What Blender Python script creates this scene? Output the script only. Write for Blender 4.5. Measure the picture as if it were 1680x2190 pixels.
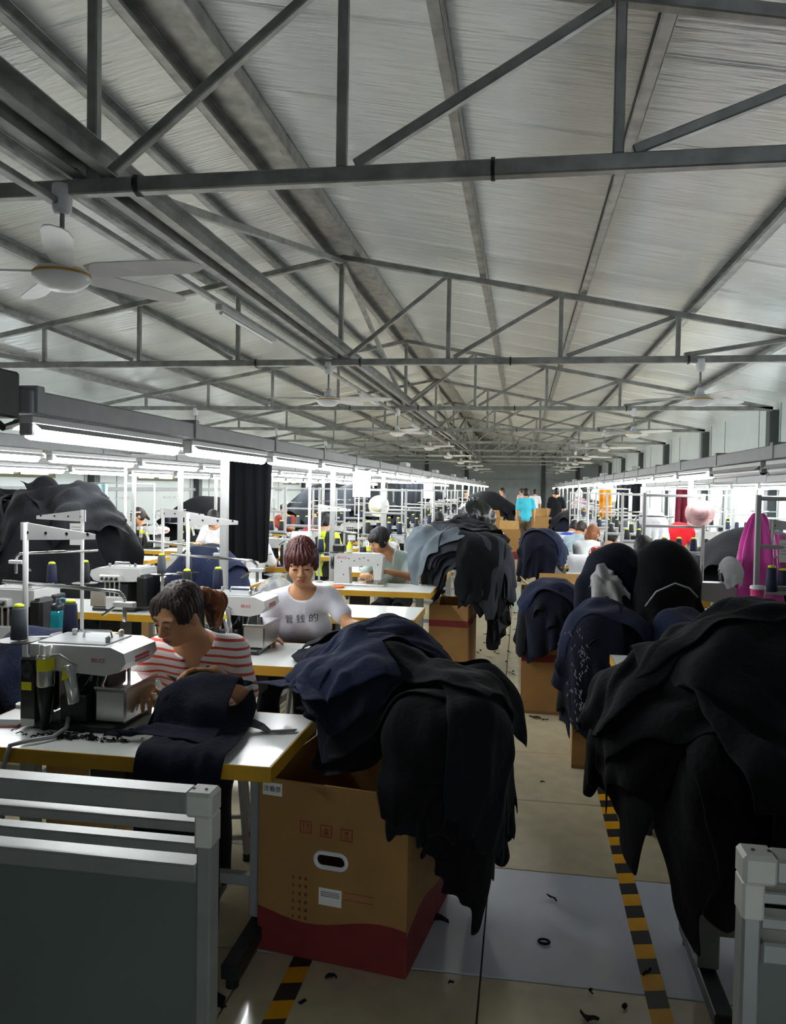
import bpy, bmesh, math, random
import numpy as np
from mathutils import Matrix, Vector
from math import sin, cos, pi, radians, sqrt, atan2

for _o in list(bpy.data.objects):
    bpy.data.objects.remove(_o)
SC = bpy.context.scene
COL = SC.collection

# ------------------------------------------------------------------ camera
EYE = 1.66
_yaw, _pitch, _roll = math.atan(275 / 1700), -math.atan(50 / 1700), 0.017
_f = Vector((-sin(_yaw) * cos(_pitch), cos(_yaw) * cos(_pitch), sin(_pitch)))
_r = Vector((cos(_yaw), sin(_yaw), 0)); _u = _r.cross(_f)
_r2 = _r * cos(_roll) + _u * sin(_roll); _u2 = _u * cos(_roll) - _r * sin(_roll)
_cd = bpy.data.cameras.new('camera'); cam = bpy.data.objects.new('camera', _cd); COL.objects.link(cam)
_cd.sensor_fit = 'HORIZONTAL'; _cd.sensor_width = 36; _cd.lens = 1700 * 36 / 1680
_cd.clip_start = .05; _cd.clip_end = 200
cam.matrix_world = Matrix(((_r2.x, _u2.x, -_f.x, 0), (_r2.y, _u2.y, -_f.y, 0), (_r2.z, _u2.z, -_f.z, EYE), (0, 0, 0, 1)))
SC.camera = cam

# ------------------------------------------------------------------ world (overcast daylight outside the windows), exposure
W = bpy.data.worlds.new('overcast_sky'); SC.world = W; W.use_nodes = True
W.node_tree.nodes['Background'].inputs[0].default_value = (.86, .93, 1, 1)
W.node_tree.nodes['Background'].inputs[1].default_value = 3.5
TUBE_STRENGTH = 34.0
SC.view_settings.view_transform = 'Standard'; SC.view_settings.look = 'None'
SC.view_settings.exposure = 0.85; SC.view_settings.gamma = 1.0; SC.view_settings.use_curve_mapping = False
SC.cycles.max_bounces = 8; SC.cycles.diffuse_bounces = 4; SC.cycles.glossy_bounces = 4
SC.cycles.sample_clamp_indirect = 6

# ------------------------------------------------------------------ materials (all procedural)
def srgb(h):
    h = h.lstrip('#'); v = [int(h[i:i + 2], 16) / 255 for i in (0, 2, 4)]
    return tuple(c / 12.92 if c <= .04045 else ((c + .055) / 1.055) ** 2.4 for c in v)
MATS = {}
def mat(name, col, rough=.5, metal=0., var=.1, scale=12., bump=0., bscale=60., spec=.5, sheen=0., trans=0., emit=0., stretch=None, coat=0., alpha=None):
    if name in MATS: return MATS[name]
    m = bpy.data.materials.new(name); m.use_nodes = True; nt = m.node_tree; N = nt.nodes; L = nt.links
    b = N['Principled BSDF']
    c = srgb(col) if isinstance(col, str) else col
    tc = N.new('ShaderNodeTexCoord')
    src = tc.outputs['Object']
    if stretch:
        mp = N.new('ShaderNodeMapping'); mp.inputs['Scale'].default_value = stretch; L.new(src, mp.inputs[0]); src = mp.outputs[0]
    no = N.new('ShaderNodeTexNoise'); no.inputs['Scale'].default_value = scale; no.inputs['Detail'].default_value = 4; L.new(src, no.inputs['Vector'])
    rp = N.new('ShaderNodeValToRGB'); L.new(no.outputs['Fac'], rp.inputs[0])
    rp.color_ramp.elements[0].position = .3; rp.color_ramp.elements[1].position = .7
    rp.color_ramp.elements[0].color = (*[x * (1 - var) for x in c], 1)
    rp.color_ramp.elements[1].color = (*[min(1, x * (1 + var)) for x in c], 1)
    L.new(rp.outputs[0], b.inputs['Base Color'])
    b.inputs['Roughness'].default_value = rough; b.inputs['Metallic'].default_value = metal
    b.inputs['Specular IOR Level'].default_value = spec
    if sheen: b.inputs['Sheen Weight'].default_value = sheen; b.inputs['Sheen Roughness'].default_value = .6
    if trans: b.inputs['Transmission Weight'].default_value = trans
    if coat: b.inputs['Coat Weight'].default_value = coat
    if alpha is not None: b.inputs['Alpha'].default_value = alpha
    if emit:
        b.inputs['Emission Color'].default_value = (*c, 1); b.inputs['Emission Strength'].default_value = emit
    if bump:
        n2 = N.new('ShaderNodeTexNoise'); n2.inputs['Scale'].default_value = bscale; n2.inputs['Detail'].default_value = 3; L.new(src, n2.inputs['Vector'])
        bp = N.new('ShaderNodeBump'); bp.inputs['Strength'].default_value = bump; bp.inputs['Distance'].default_value = .01
        L.new(n2.outputs['Fac'], bp.inputs['Height']); L.new(bp.outputs[0], b.inputs['Normal'])
    MATS[name] = m
    return m

def foil_material():
    # wrinkled white film on insulation panels: ribs across the slope, soft glossy wrinkles
    m = mat('foil_film', (.77, .80, .815), rough=.24, metal=.45, var=.08, scale=1.5)
    nt = m.node_tree; N = nt.nodes; L = nt.links; b = N['Principled BSDF']
    tc = N.new('ShaderNodeTexCoord')
    mp = N.new('ShaderNodeMapping'); mp.inputs['Scale'].default_value = (1.4, 13, 1.4); L.new(tc.outputs['Object'], mp.inputs[0])
    n1 = N.new('ShaderNodeTexNoise'); n1.inputs['Scale'].default_value = 2.2; n1.inputs['Detail'].default_value = 3; L.new(mp.outputs[0], n1.inputs['Vector'])
    wv = N.new('ShaderNodeTexWave'); wv.bands_direction = 'Y'; wv.inputs['Scale'].default_value = 2.1; wv.inputs['Distortion'].default_value = .6; L.new(tc.outputs['Object'], wv.inputs['Vector'])
    ad = N.new('ShaderNodeMath'); ad.operation = 'MULTIPLY_ADD'; L.new(wv.outputs['Fac'], ad.inputs[0]); ad.inputs[1].default_value = .12; L.new(n1.outputs['Fac'], ad.inputs[2])
    bp = N.new('ShaderNodeBump'); bp.inputs['Strength'].default_value = .28; bp.inputs['Distance'].default_value = .04
    L.new(ad.outputs[0], bp.inputs['Height']); L.new(bp.outputs[0], b.inputs['Normal'])
    return m

def stripe_material(name, ca, cb, period, duty, rough=.8, axis=2, tilt=0.):
    m = mat(name, ca, rough=rough, var=.05, scale=30, bump=.25, bscale=90, sheen=.2)
    nt = m.node_tree; N = nt.nodes; L = nt.links; b = N['Principled BSDF']
    tc = N.new('ShaderNodeTexCoord'); sp = N.new('ShaderNodeSeparateXYZ'); L.new(tc.outputs['Object'], sp.inputs[0])
    n1 = N.new('ShaderNodeTexNoise'); n1.inputs['Scale'].default_value = 6; L.new(tc.outputs['Object'], n1.inputs['Vector'])
    w = N.new('ShaderNodeMath'); w.operation = 'MULTIPLY_ADD'; L.new(n1.outputs['Fac'], w.inputs[0]); w.inputs[1].default_value = period * .6; L.new(sp.outputs[axis], w.inputs[2])
    t = N.new('ShaderNodeMath'); t.operation = 'MULTIPLY_ADD'; L.new(sp.outputs[0], t.inputs[0]); t.inputs[1].default_value = tilt; L.new(w.outputs[0], t.inputs[2])
    d = N.new('ShaderNodeMath'); d.operation = 'DIVIDE'; L.new(t.outputs[0], d.inputs[0]); d.inputs[1].default_value = period
    f = N.new('ShaderNodeMath'); f.operation = 'FRACT'; L.new(d.outputs[0], f.inputs[0])
    g = N.new('ShaderNodeMath'); g.operation = 'LESS_THAN'; L.new(f.outputs[0], g.inputs[0]); g.inputs[1].default_value = duty
    mx = N.new('ShaderNodeMix'); mx.data_type = 'RGBA'; L.new(g.outputs[0], mx.inputs['Factor'])
    mx.inputs['A'].default_value = (*srgb(ca), 1); mx.inputs['B'].default_value = (*srgb(cb), 1)
    L.new(mx.outputs['Result'], b.inputs['Base Color'])
    return m

def check_material(name, ca, cb, cc, period):
    m = mat(name, ca, rough=.85, var=.05)
    nt = m.node_tree; N = nt.nodes; L = nt.links; b = N['Principled BSDF']
    tc = N.new('ShaderNodeTexCoord'); sp = N.new('ShaderNodeSeparateXYZ'); L.new(tc.outputs['Object'], sp.inputs[0])
    prev = None
    for k, (o, a) in enumerate(((0, 1), (2, 1), (1, .7))):
        d = N.new('ShaderNodeMath'); d.operation = 'DIVIDE'; L.new(sp.outputs[o], d.inputs[0]); d.inputs[1].default_value = period * a
        f = N.new('ShaderNodeMath'); f.operation = 'FRACT'; L.new(d.outputs[0], f.inputs[0])
        g = N.new('ShaderNodeMath'); g.operation = 'LESS_THAN'; L.new(f.outputs[0], g.inputs[0]); g.inputs[1].default_value = .16 if k < 2 else .3
        mx = N.new('ShaderNodeMix'); mx.data_type = 'RGBA'; L.new(g.outputs[0], mx.inputs['Factor'])
        if prev is None: mx.inputs['A'].default_value = (*srgb(ca), 1)
        else: L.new(prev, mx.inputs['A'])
        mx.inputs['B'].default_value = (*srgb(cb if k < 2 else cc), 1); prev = mx.outputs['Result']
    L.new(prev, b.inputs['Base Color'])
    return m

def gradient_z_material(name, c0, c1, z0, z1):
    # dip-dyed cotton: colour c0 below z0 to c1 above z1 (object space)
    m = mat(name, c1, rough=.85, var=.04, bump=.3, bscale=40, sheen=.2)
    nt = m.node_tree; N = nt.nodes; L = nt.links; b = N['Principled BSDF']
    tc = N.new('ShaderNodeTexCoord'); sp = N.new('ShaderNodeSeparateXYZ'); L.new(tc.outputs['Object'], sp.inputs[0])
    mr = N.new('ShaderNodeMapRange'); mr.interpolation_type = 'SMOOTHSTEP'; L.new(sp.outputs[2], mr.inputs[0]); mr.inputs[1].default_value = z0; mr.inputs[2].default_value = z1
    mx = N.new('ShaderNodeMix'); mx.data_type = 'RGBA'; L.new(mr.outputs[0], mx.inputs['Factor'])
    mx.inputs['A'].default_value = (*srgb(c0), 1); mx.inputs['B'].default_value = (*srgb(c1), 1)
    L.new(mx.outputs['Result'], b.inputs['Base Color'])
    return m

def cloth_mat(name, col, var=.18, rough=.94, bump=.5, sheen=.03):
    return mat(name, col, rough=rough, var=var, scale=5, bump=bump, bscale=45, spec=.15, sheen=sheen)

M_STEEL = mat('galvanised_steel', (.34, .345, .335), rough=.40, metal=.75, var=.3, scale=7)
M_DARKSTEEL = mat('dark_steel', '#2c2e2f', rough=.5, metal=.4, var=.2)
M_WALLP = mat('wall_panel_paint', '#c3ccca', rough=.45, var=.04, scale=2)
M_FARWALL = mat('far_wall_paint', '#98a2a6', rough=.6, var=.08, scale=2)
M_COLUMN = mat('column_paint', '#3b4243', rough=.5, var=.12)
M_WHITE = mat('white_enamel', '#c4c5c3', rough=.35, var=.05)
M_POST = mat('post_enamel', '#a3a5a3', rough=.45, var=.05)
M_WHITEPLASTIC = mat('white_plastic', '#dcdde0', rough=.3, var=.03)
M_GREYPAINT = mat('grey_paint', '#8f9292', rough=.4, var=.08)
M_ALU = mat('brushed_aluminium', '#8d908c', rough=.38, metal=.35, var=.06, scale=20)
M_PANEL = mat('grey_green_panel', '#5c645d', rough=.35, var=.06, scale=3)
M_TABLE = mat('white_laminate', '#dfe3df', rough=.22, var=.03, scale=3)
M_EDGE = mat('ochre_edge_band', '#b58a1c', rough=.5, var=.12, scale=8)
M_BLACK = mat('black_plastic', '#141516', rough=.4, var=.2)
M_CHROME = mat('bright_chrome', (.75, .75, .76), rough=.14, metal=1, var=.05)
M_STAINLESS = mat('stainless_cover', (.6, .6, .58), rough=.25, metal=.85, var=.06)
M_YELLOW = mat('yellow_sticker', '#d6cf10', rough=.5, var=.05)
M_NEON = mat('neon_yellow_plastic', '#d8e52a', rough=.4, var=.05)
M_RED = mat('red_print', '#b8303c', rough=.5, var=.05)
M_CARTON = mat('brown_cardboard', '#96713f', rough=.85, var=.1, scale=6, bump=.15, bscale=80)
M_CARTONIN = mat('cardboard_inside', '#b08a52', rough=.9, var=.08)
M_CARTONRED = mat('red_carton_print', '#742422', rough=.8, var=.12)
M_LABEL = mat('paper_white', '#e6e6e2', rough=.7, var=.03)
M_INK = mat('black_ink', '#1c1c1e', rough=.8, var=.1)
M_CARTONINK = mat('faded_carton_ink', '#5a3d20', rough=.9, var=.2)
M_NAVYTHREAD = mat('navy_thread', '#1d2440', rough=.7, var=.2, scale=40, stretch=(1, 1, 14))
M_BLACKTHREAD = mat('black_thread', '#1a1b20', rough=.7, var=.2, scale=40, stretch=(1, 1, 14))
M_GREYTHREAD = mat('grey_thread', '#4b5058', rough=.7, var=.2, scale=40, stretch=(1, 1, 14))
M_NAVY = cloth_mat('navy_cloth', '#1f263d')
M_NAVY2 = cloth_mat('deep_navy_cloth', '#141826')
M_BLACKC = cloth_mat('black_cloth', '#0b0c0f')
M_BLACKC2 = cloth_mat('soft_black_cloth', '#131518')
M_CHAR = cloth_mat('charcoal_cloth', '#33373d')
M_GREYC = cloth_mat('grey_lining_cloth', '#5d666d')
M_LGREY = cloth_mat('light_grey_cloth', '#9c9c9c')
M_WHITEC = cloth_mat('white_cloth', '#dadbdd')

# ------------------------------------------------------------------ mesh helpers
class MB:
    def __init__(s): s.v = []; s.f = []
    def add(s, v, f, M=None):
        o = len(s.v)
        if M is not None: v = [tuple(M @ Vector(p)) for p in v]
        s.v += [tuple(p) for p in v]; s.f += [tuple(i + o for i in q) for q in f]; return s
    def box(s, c, d, M=None, b=0.):
        hx, hy, hz = d[0] / 2, d[1] / 2, d[2] / 2
        if b <= 0:
            v = [(c[0] + i * hx, c[1] + j * hy, c[2] + k * hz) for i in (-1, 1) for j in (-1, 1) for k in (-1, 1)]
            f = [(0, 1, 3, 2), (4, 6, 7, 5), (0, 4, 5, 1), (2, 3, 7, 6), (0, 2, 6, 4), (1, 5, 7, 3)]
            return s.add(v, f, M)
        h = (hx, hy, hz); idx = {}; v = []
        for sx in (-1, 1):
            for sy in (-1, 1):
                for sz in (-1, 1):
                    sg = (sx, sy, sz)
                    for a in range(3):
                        idx[(sx, sy, sz, a)] = len(v)
                        v.append(tuple(c[k] + sg[k] * (h[k] if k == a else h[k] - b) for k in range(3)))
        f = []
        def key(a, sa, b_, sb, c_, sc_, ax):
            t = [0, 0, 0]; t[a] = sa; t[b_] = sb; t[c_] = sc_; return idx[(t[0], t[1], t[2], ax)]
        for a in range(3):
            p, q = (a + 1) % 3, (a + 2) % 3
            for sa in (-1, 1):
                f.append(tuple(key(a, sa, p, i, q, j, a) for i, j in ((-1, -1), (1, -1), (1, 1), (-1, 1))))
            for sa in (-1, 1):
                for sp in (-1, 1):
                    f.append((key(a, sa, p, sp, q, -1, a), key(a, sa, p, sp, q, 1, a), key(a, sa, p, sp, q, 1, p), key(a, sa, p, sp, q, -1, p)))
        for sx in (-1, 1):
            for sy in (-1, 1):
                for sz in (-1, 1): f.append(tuple(idx[(sx, sy, sz, a)] for a in range(3)))
        return s.add(v, f, M)
    def bar(s, p0, p1, w, h, b=0., up=(0, 0, 1)):
        p0, p1 = Vector(p0), Vector(p1); d = p1 - p0; L = d.length; d.normalize()
        u = Vector(up); x = d.cross(u)
        if x.length < 1e-4: x = d.cross(Vector((0, 1, 0)))
        x.normalize(); z = x.cross(d)
        mid = (p0 + p1) / 2
        M = Matrix(((x.x, d.x, z.x, mid.x), (x.y, d.y, z.y, mid.y), (x.z, d.z, z.z, mid.z), (0, 0, 0, 1)))
        return s.box((0, 0, 0), (w, L, h), M, b)
    def cyl(s, p0, p1, r0, r1=None, n=12, cap=True):
        if r1 is None: r1 = r0
        p0, p1 = Vector(p0), Vector(p1); d = (p1 - p0).normalized()
        a = d.orthogonal().normalized(); b = d.cross(a)
        v = []; 
        for p, r in ((p0, r0), (p1, r1)):
            for i in range(n):
                t = 2 * pi * i / n; v.append(tuple(p + (a * cos(t) + b * sin(t)) * r))
        f = [(i, (i + 1) % n, n + (i + 1) % n, n + i) for i in range(n)]
        if cap: f += [tuple(range(n - 1, -1, -1)), tuple(range(n, 2 * n))]
        return s.add(v, f)
    def lathe(s, prof, n=16, M=None, cap=True):
        v = []; f = []
        for r, z in prof:
            for i in range(n):
                t = 2 * pi * i / n; v.append((r * cos(t), r * sin(t), z))
        for k in range(len(prof) - 1):
            for i in range(n):
                j = (i + 1) % n; f.append((k * n + i, k * n + j, (k + 1) * n + j, (k + 1) * n + i))
        if cap: f += [tuple(range(n - 1, -1, -1)), tuple((len(prof) - 1) * n + i for i in range(n))]
        return s.add(v, f, M)
    def tube(s, pts, r, n=8, cap=True):
        pts = [Vector(p) for p in pts]; v = []; f = []; a = None
        for k, p in enumerate(pts):
            d = (pts[min(k + 1, len(pts) - 1)] - pts[max(k - 1, 0)]).normalized()
            a = d.orthogonal().normalized() if a is None else (a - d * a.dot(d)).normalized()
            b = d.cross(a); rr = r[k] if isinstance(r, (list, tuple)) else r
            for i in range(n):
                t = 2 * pi * i / n; v.append(tuple(p + (a * cos(t) + b * sin(t)) * rr))
        for k in range(len(pts) - 1):
            for i in range(n):
                j = (i + 1) % n; f.append((k * n + i, k * n + j, (k + 1) * n + j, (k + 1) * n + i))
        if cap: f += [tuple(range(n - 1, -1, -1)), tuple((len(pts) - 1) * n + i for i in range(n))]
        return s.add(v, f)
    def prism(s, poly, h0, h1, axis=1, M=None):
        # poly: 2D points; extruded along axis from h0 to h1
        n = len(poly); v = []
        for h in (h0, h1):
            for a, b in poly:
                v.append({0: (h, a, b), 1: (a, h, b), 2: (a, b, h)}[axis])
        f = [(i, (i + 1) % n, n + (i + 1) % n, n + i) for i in range(n)] + [tuple(range(n - 1, -1, -1)), tuple(range(n, 2 * n))]
        return s.add(v, f, M)
    def mesh(s, name, m, smooth=False):
        me = bpy.data.meshes.new(name); me.from_pydata(s.v, [], s.f)
        bm = bmesh.new(); bm.from_mesh(me); bmesh.ops.recalc_face_normals(bm, faces=bm.faces); bm.to_mesh(me); bm.free()
        me.materials.append(m)
        if smooth:
            me.shade_smooth() if smooth is True else me.shade_auto_smooth(smooth) if hasattr(me, 'shade_auto_smooth') else me.shade_smooth()
        return me
    def build(s, name, m, parent=None, smooth=False, **kw):
        return put(name, s.mesh(name, m, smooth), parent, **kw)

def put(name, me, parent=None, loc=None, rotz=None, label=None, cat=None, group=None, kind=None):
    o = bpy.data.objects.new(name, me); COL.objects.link(o)
    if parent is not None: o.parent = parent
    if loc is not None: o.location = loc
    if rotz is not None: o.rotation_euler = (0, 0, rotz)
    tag(o, label, cat, group, kind); return o
def tag(o, label=None, cat=None, group=None, kind=None):
    for k, v in (('label', label), ('category', cat), ('group', group), ('kind', kind)):
        if v: o[k] = v
    return o
def thing(name, loc, label, cat, group=None, rotz=0.):
    return put(name, None, None, loc, rotz, label, cat, group)
def copy_tree(o, loc=None, rotz=None, label=None, group=None, parent=None):
    c = o.copy(); COL.objects.link(c); c.parent = parent
    if loc is not None: c.location = loc
    if rotz is not None: c.rotation_euler = (0, 0, rotz)
    if label: c['label'] = label
    if group: c['group'] = group
    for ch in o.children: copy_tree(ch, parent=c)
    return c
def grid_faces(n, m):
    return [(i * m + j, (i + 1) * m + j, (i + 1) * m + j + 1, i * m + j + 1) for i in range(n - 1) for j in range(m - 1)]
_txt = {}
def text_mb(s, size, M, depth=.0006):
    """flat lettering as a thin mesh in the XY plane of M, centred"""
    if (s, size) not in _txt:
        c = bpy.data.curves.new('lettering', 'FONT'); c.body = s; c.size = size; c.align_x = 'CENTER'; c.align_y = 'CENTER'; c.extrude = depth; c.resolution_u = 2
        o = bpy.data.objects.new('lettering', c); COL.objects.link(o)
        dg = bpy.context.evaluated_depsgraph_get(); me = bpy.data.meshes.new_from_object(o.evaluated_get(dg))
        _txt[(s, size)] = ([tuple(v.co) for v in me.vertices], [tuple(p.vertices) for p in me.polygons])
        bpy.data.objects.remove(o); bpy.data.curves.remove(c); bpy.data.meshes.remove(me)
    return MB().add(*_txt[(s, size)], M)
def frame(o, x, z):
    """matrix with local X -> x, local Y -> z (up the lettering), local Z -> outward"""
    x = Vector(x).normalized(); y = Vector(z).normalized(); n = x.cross(y)
    return Matrix(((x.x, y.x, n.x, o[0]), (x.y, y.y, n.y, o[1]), (x.z, y.z, n.z, o[2]), (0, 0, 0, 1)))
ORD = ['first', 'second', 'third', 'fourth', 'fifth', 'sixth', 'seventh', 'eighth', 'ninth', 'tenth', 'eleventh', 'twelfth', 'thirteenth', 'fourteenth', 'fifteenth', 'sixteenth', 'seventeenth', 'eighteenth', 'nineteenth', 'twentieth',
       'twenty-first', 'twenty-second', 'twenty-third', 'twenty-fourth', 'twenty-fifth', 'twenty-sixth', 'twenty-seventh', 'twenty-eighth', 'twenty-ninth', 'thirtieth']

# ------------------------------------------------------------------ the hall
XL, XR, YB, YF, XC = -7.75, 3.95, -1.6, 43.6, -1.97
CHORD, APEX, SLOPE = 3.05, 4.17, .193
def roof_z(x): return 4.30 - SLOPE * abs(x - XC)      # underside of the roof panels
TRUSS_Y = [3.42, 8.45, 13.3, 18.0, 22.7, 27.4, 32.1, 36.8, 41.5]

# floor: dark bedding slab, glazed tiles near by, tile pattern further on
def floor_mat():
    m = mat('glazed_floor_tile', '#bdb296', rough=.16, var=.09, scale=9, coat=.2)
    return m
M_TILE = floor_mat()
M_TILE2 = mat('bluish_white_tile', '#c3c7d2', rough=.1, var=.05, scale=5)
M_GROUT = mat('dark_grout', '#4a4840', rough=.9, var=.2)
fl = MB().box(((XL + XR) / 2, (YB + YF) / 2, -.06), (XR - XL + .4, YF - YB + .4, .1)).build('floor', M_GROUT, kind='structure', label='glazed beige tile floor of the sewing hall')
TS = .8
tb = MB().box((0, 0, -.006), (TS - .006, TS - .006, .012), b=.0015)
tile_me = tb.mesh('floor_tile', M_TILE); tile2_me = tb.mesh('floor_tile', M_TILE2)
rows = []
y = 2.685 - TS * 2
ny = 0
while y < 17:
    k = 0
    for i in range(-9, 6):
        x0 = -.105 + TS * i
        cx = x0 + TS / 2
        if cx - TS / 2 < XL + .0 or cx + TS / 2 > XR: continue
        if y > 5 and (cx < -2.2): continue          # under the left rows: out of sight, the slab's tile field takes over
        blue = (abs(y - 2.685) < .01 and -1 < i < 3) or (abs(y - 2.685) < .01 and i == -1) or (abs(y - (2.685 + 4 * TS)) < .01 and i == -1)
        o = put('floor_tile', tile2_me if blue else tile_me, fl, (cx, y + TS / 2, 0))
    y += TS
yt = y
# tile field beyond: brick texture
M_TILEFAR = mat('far_tile_field', '#bdb296', rough=.16, var=.08, scale=2)
_nt = M_TILEFAR.node_tree; _b = _nt.nodes['Principled BSDF']
_tc = _nt.nodes.new('ShaderNodeTexCoord'); _bk = _nt.nodes.new('ShaderNodeTexBrick'); _bk.offset = 0
_bk.inputs['Scale'].default_value = 1; _bk.inputs['Brick Width'].default_value = TS; _bk.inputs['Row Height'].default_value = TS; _bk.inputs['Mortar Size'].default_value = .004
_bk.inputs['Color1'].default_value = (*srgb('#bdb296'), 1); _bk.inputs['Color2'].default_value = (*srgb('#b5aa90'), 1); _bk.inputs['Mortar'].default_value = (*srgb('#4a4840'), 1)
_nt.links.new(_tc.outputs['Object'], _bk.inputs['Vector']); _nt.links.new(_bk.outputs['Color'], _b.inputs['Base Color'])
for nm, x0, x1, y0, y1 in (('tile_field', XL, XR, yt, YF), ('tile_field', XL, -2.505, 5.885, yt), ('tile_field', XL, -7.3, YB, 5.885)):
    MB().box(((x0 + x1) / 2, (y0 + y1) / 2, -.006), (x1 - x0, y1 - y0, .0116)).build(nm, M_TILEFAR, fl)

# hazard tape on the floor: each stripe piece
M_TAPEY = mat('hazard_yellow', '#d69a10', rough=.4, var=.08); M_TAPEK = mat('hazard_black', '#26262a', rough=.4, var=.1)
def tape(name, x0, y0, x1, y1, label, pitch=.092):
    t = thing(name, (0, 0, 0), label, 'tape', 'hazard tape on the floor')
    L = math.hypot(x1 - x0, y1 - y0); n = int(L / pitch); dx, dy = (x1 - x0) / L, (y1 - y0) / L; w = .035
    me = {}
    for k, m in enumerate((M_TAPEY, M_TAPEK)):
        me[k] = MB().prism([(-w, 0), (w, .018), (w, pitch + .018), (-w, pitch)], .0003, .0012, 2).mesh('tape_stripe', m)
    for i in range(n):
        o = put('tape_stripe', me[i % 2], t, (x0 + dx * i * pitch, y0 + dy * i * pitch, .0002 * (i % 2)), atan2(dy, dx) - pi / 2)
    return t
tape('floor_tape', .465, 1.6, .487, 5.1, 'black and yellow hazard tape running past the heap of black garments')
tape('floor_tape', -.72, 1.6, -.735, 4.2, 'black and yellow hazard tape running under the open carton with red base')

# walls, columns
wl = MB().box((XL - .06, (YB + YF) / 2, 1.55), (.12, YF - YB, 3.3))
M_WALLL = M_WALLP
def wall_with_openings(name, x, openings, z0, z1, label):
    """sandwich panel wall made of pieces round window openings (y0,y1,zlo,zhi)"""
    mb = MB(); ys = YB
    for (a, b, lo, hi) in sorted(openings):
        mb.box((x, (ys + a) / 2, (z0 + z1) / 2), (.1, a - ys, z1 - z0))
        mb.box((x, (a + b) / 2, (z0 + lo) / 2), (.1, b - a, lo - z0)); mb.box((x, (a + b) / 2, (hi + z1) / 2), (.1, b - a, z1 - hi)); ys = b
    mb.box((x, (ys + YF) / 2, (z0 + z1) / 2), (.1, YF - ys, z1 - z0))
    return mb.build(name, M_WALLP, kind='structure', label=label)
LW = [(y0, y0 + 1.9, 1.74, 2.2) for y0 in (5.6, 10.4, 15.2, 20.2, 25.2, 30.2)]
RW = [(y0, y0 + 1.5, .95, 2.02) for y0 in (6.0, 10.0, 14.6, 19.2, 24.2, 29.2)]
wall_l = wall_with_openings('wall_left', XL - .05, LW, -.05, 3.22, 'pale grey panel wall with high strip windows')
wall_r = wall_with_openings('wall_right', XR + .05, RW, -.05, 3.22, 'pale grey panel wall with dark columns')
wall_f = MB().box(((XL + XR) / 2, YF + .05, 2.1), (XR - XL, .1, 4.4)).build('wall_far', M_FARWALL, kind='structure', label='dark grey end wall at the far end of the hall')
_wb = MB(); DX0, DX1, DZ = .5, 1.1, 2.0     # unseen doorway behind the camera, added to let fill daylight onto the foreground
_wb.box(((XL + DX0) / 2, YB - .05, 2.1), (DX0 - XL, .1, 4.4)); _wb.box(((XR + DX1) / 2, YB - .05, 2.1), (XR - DX1, .1, 4.4)); _wb.box(((DX0 + DX1) / 2, YB - .05, (DZ + 4.3) / 2), (DX1 - DX0, .1, 4.3 - DZ))
wall_b = _wb.build('wall_back', M_WALLP, kind='structure', label='panel wall behind the camera with an unseen doorway added for fill light')
for i, y in enumerate([3.42, 8.45, 13.3, 18.0, 22.7, 27.4, 32.1, 36.8, 41.5]):
    for wall, x in ((wall_l, XL + .07), (wall_r, XR - .07)):
        MB().box((x, y + .1, 1.5), (.14, .2, 3.0), b=.008).build('column', M_COLUMN, wall)
for x in (-5.2, -3.0, 1.1, 2.9): MB().box((x, YF - .06, 2.0), (.2, .12, 4.), b=.008).build('column', M_COLUMN, wall_f)
MB().box((-2.1, YF - .03, 2.2), (11.4, .05, .12)).build('wall_rail', M_FARWALL, wall_f)
# panel joints on the right wall and girts
jm = MB().box((0, 0, 1.55), (.012, .02, 3.1)).mesh('panel_joint', M_GREYPAINT)
for k in range(38):
    y = 4.0 + 1.15 * k
    for wall, x in ((wall_r, XR - .004), (wall_l, XL + .004)):
        if not any(a - .05 < y < b + .05 for a, b, *_ in (RW if wall is wall_r else LW)): put('panel_joint', jm, wall, (x, y, 0))
for wall, x in ((wall_l, XL + .03), (wall_r, XR - .03)):
    MB().box((x, (YB + YF) / 2, 1.56 if wall is wall_l else .78), (.06, YF - YB, .07), b=.004).build('girt', M_GREYPAINT, wall)
MB().cyl((XR - .2, 13, 2.07), (XR - .2, 22, 2.07), .012, n=8).build('curtain_rod', M_GREYPAINT, wall_r)
MB().cyl((XR - .2, 10.5, 2.02), (XR - .2, 12.9, 2.02), .012, n=8).build('curtain_rod', M_GREYPAINT, wall_r)
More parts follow.
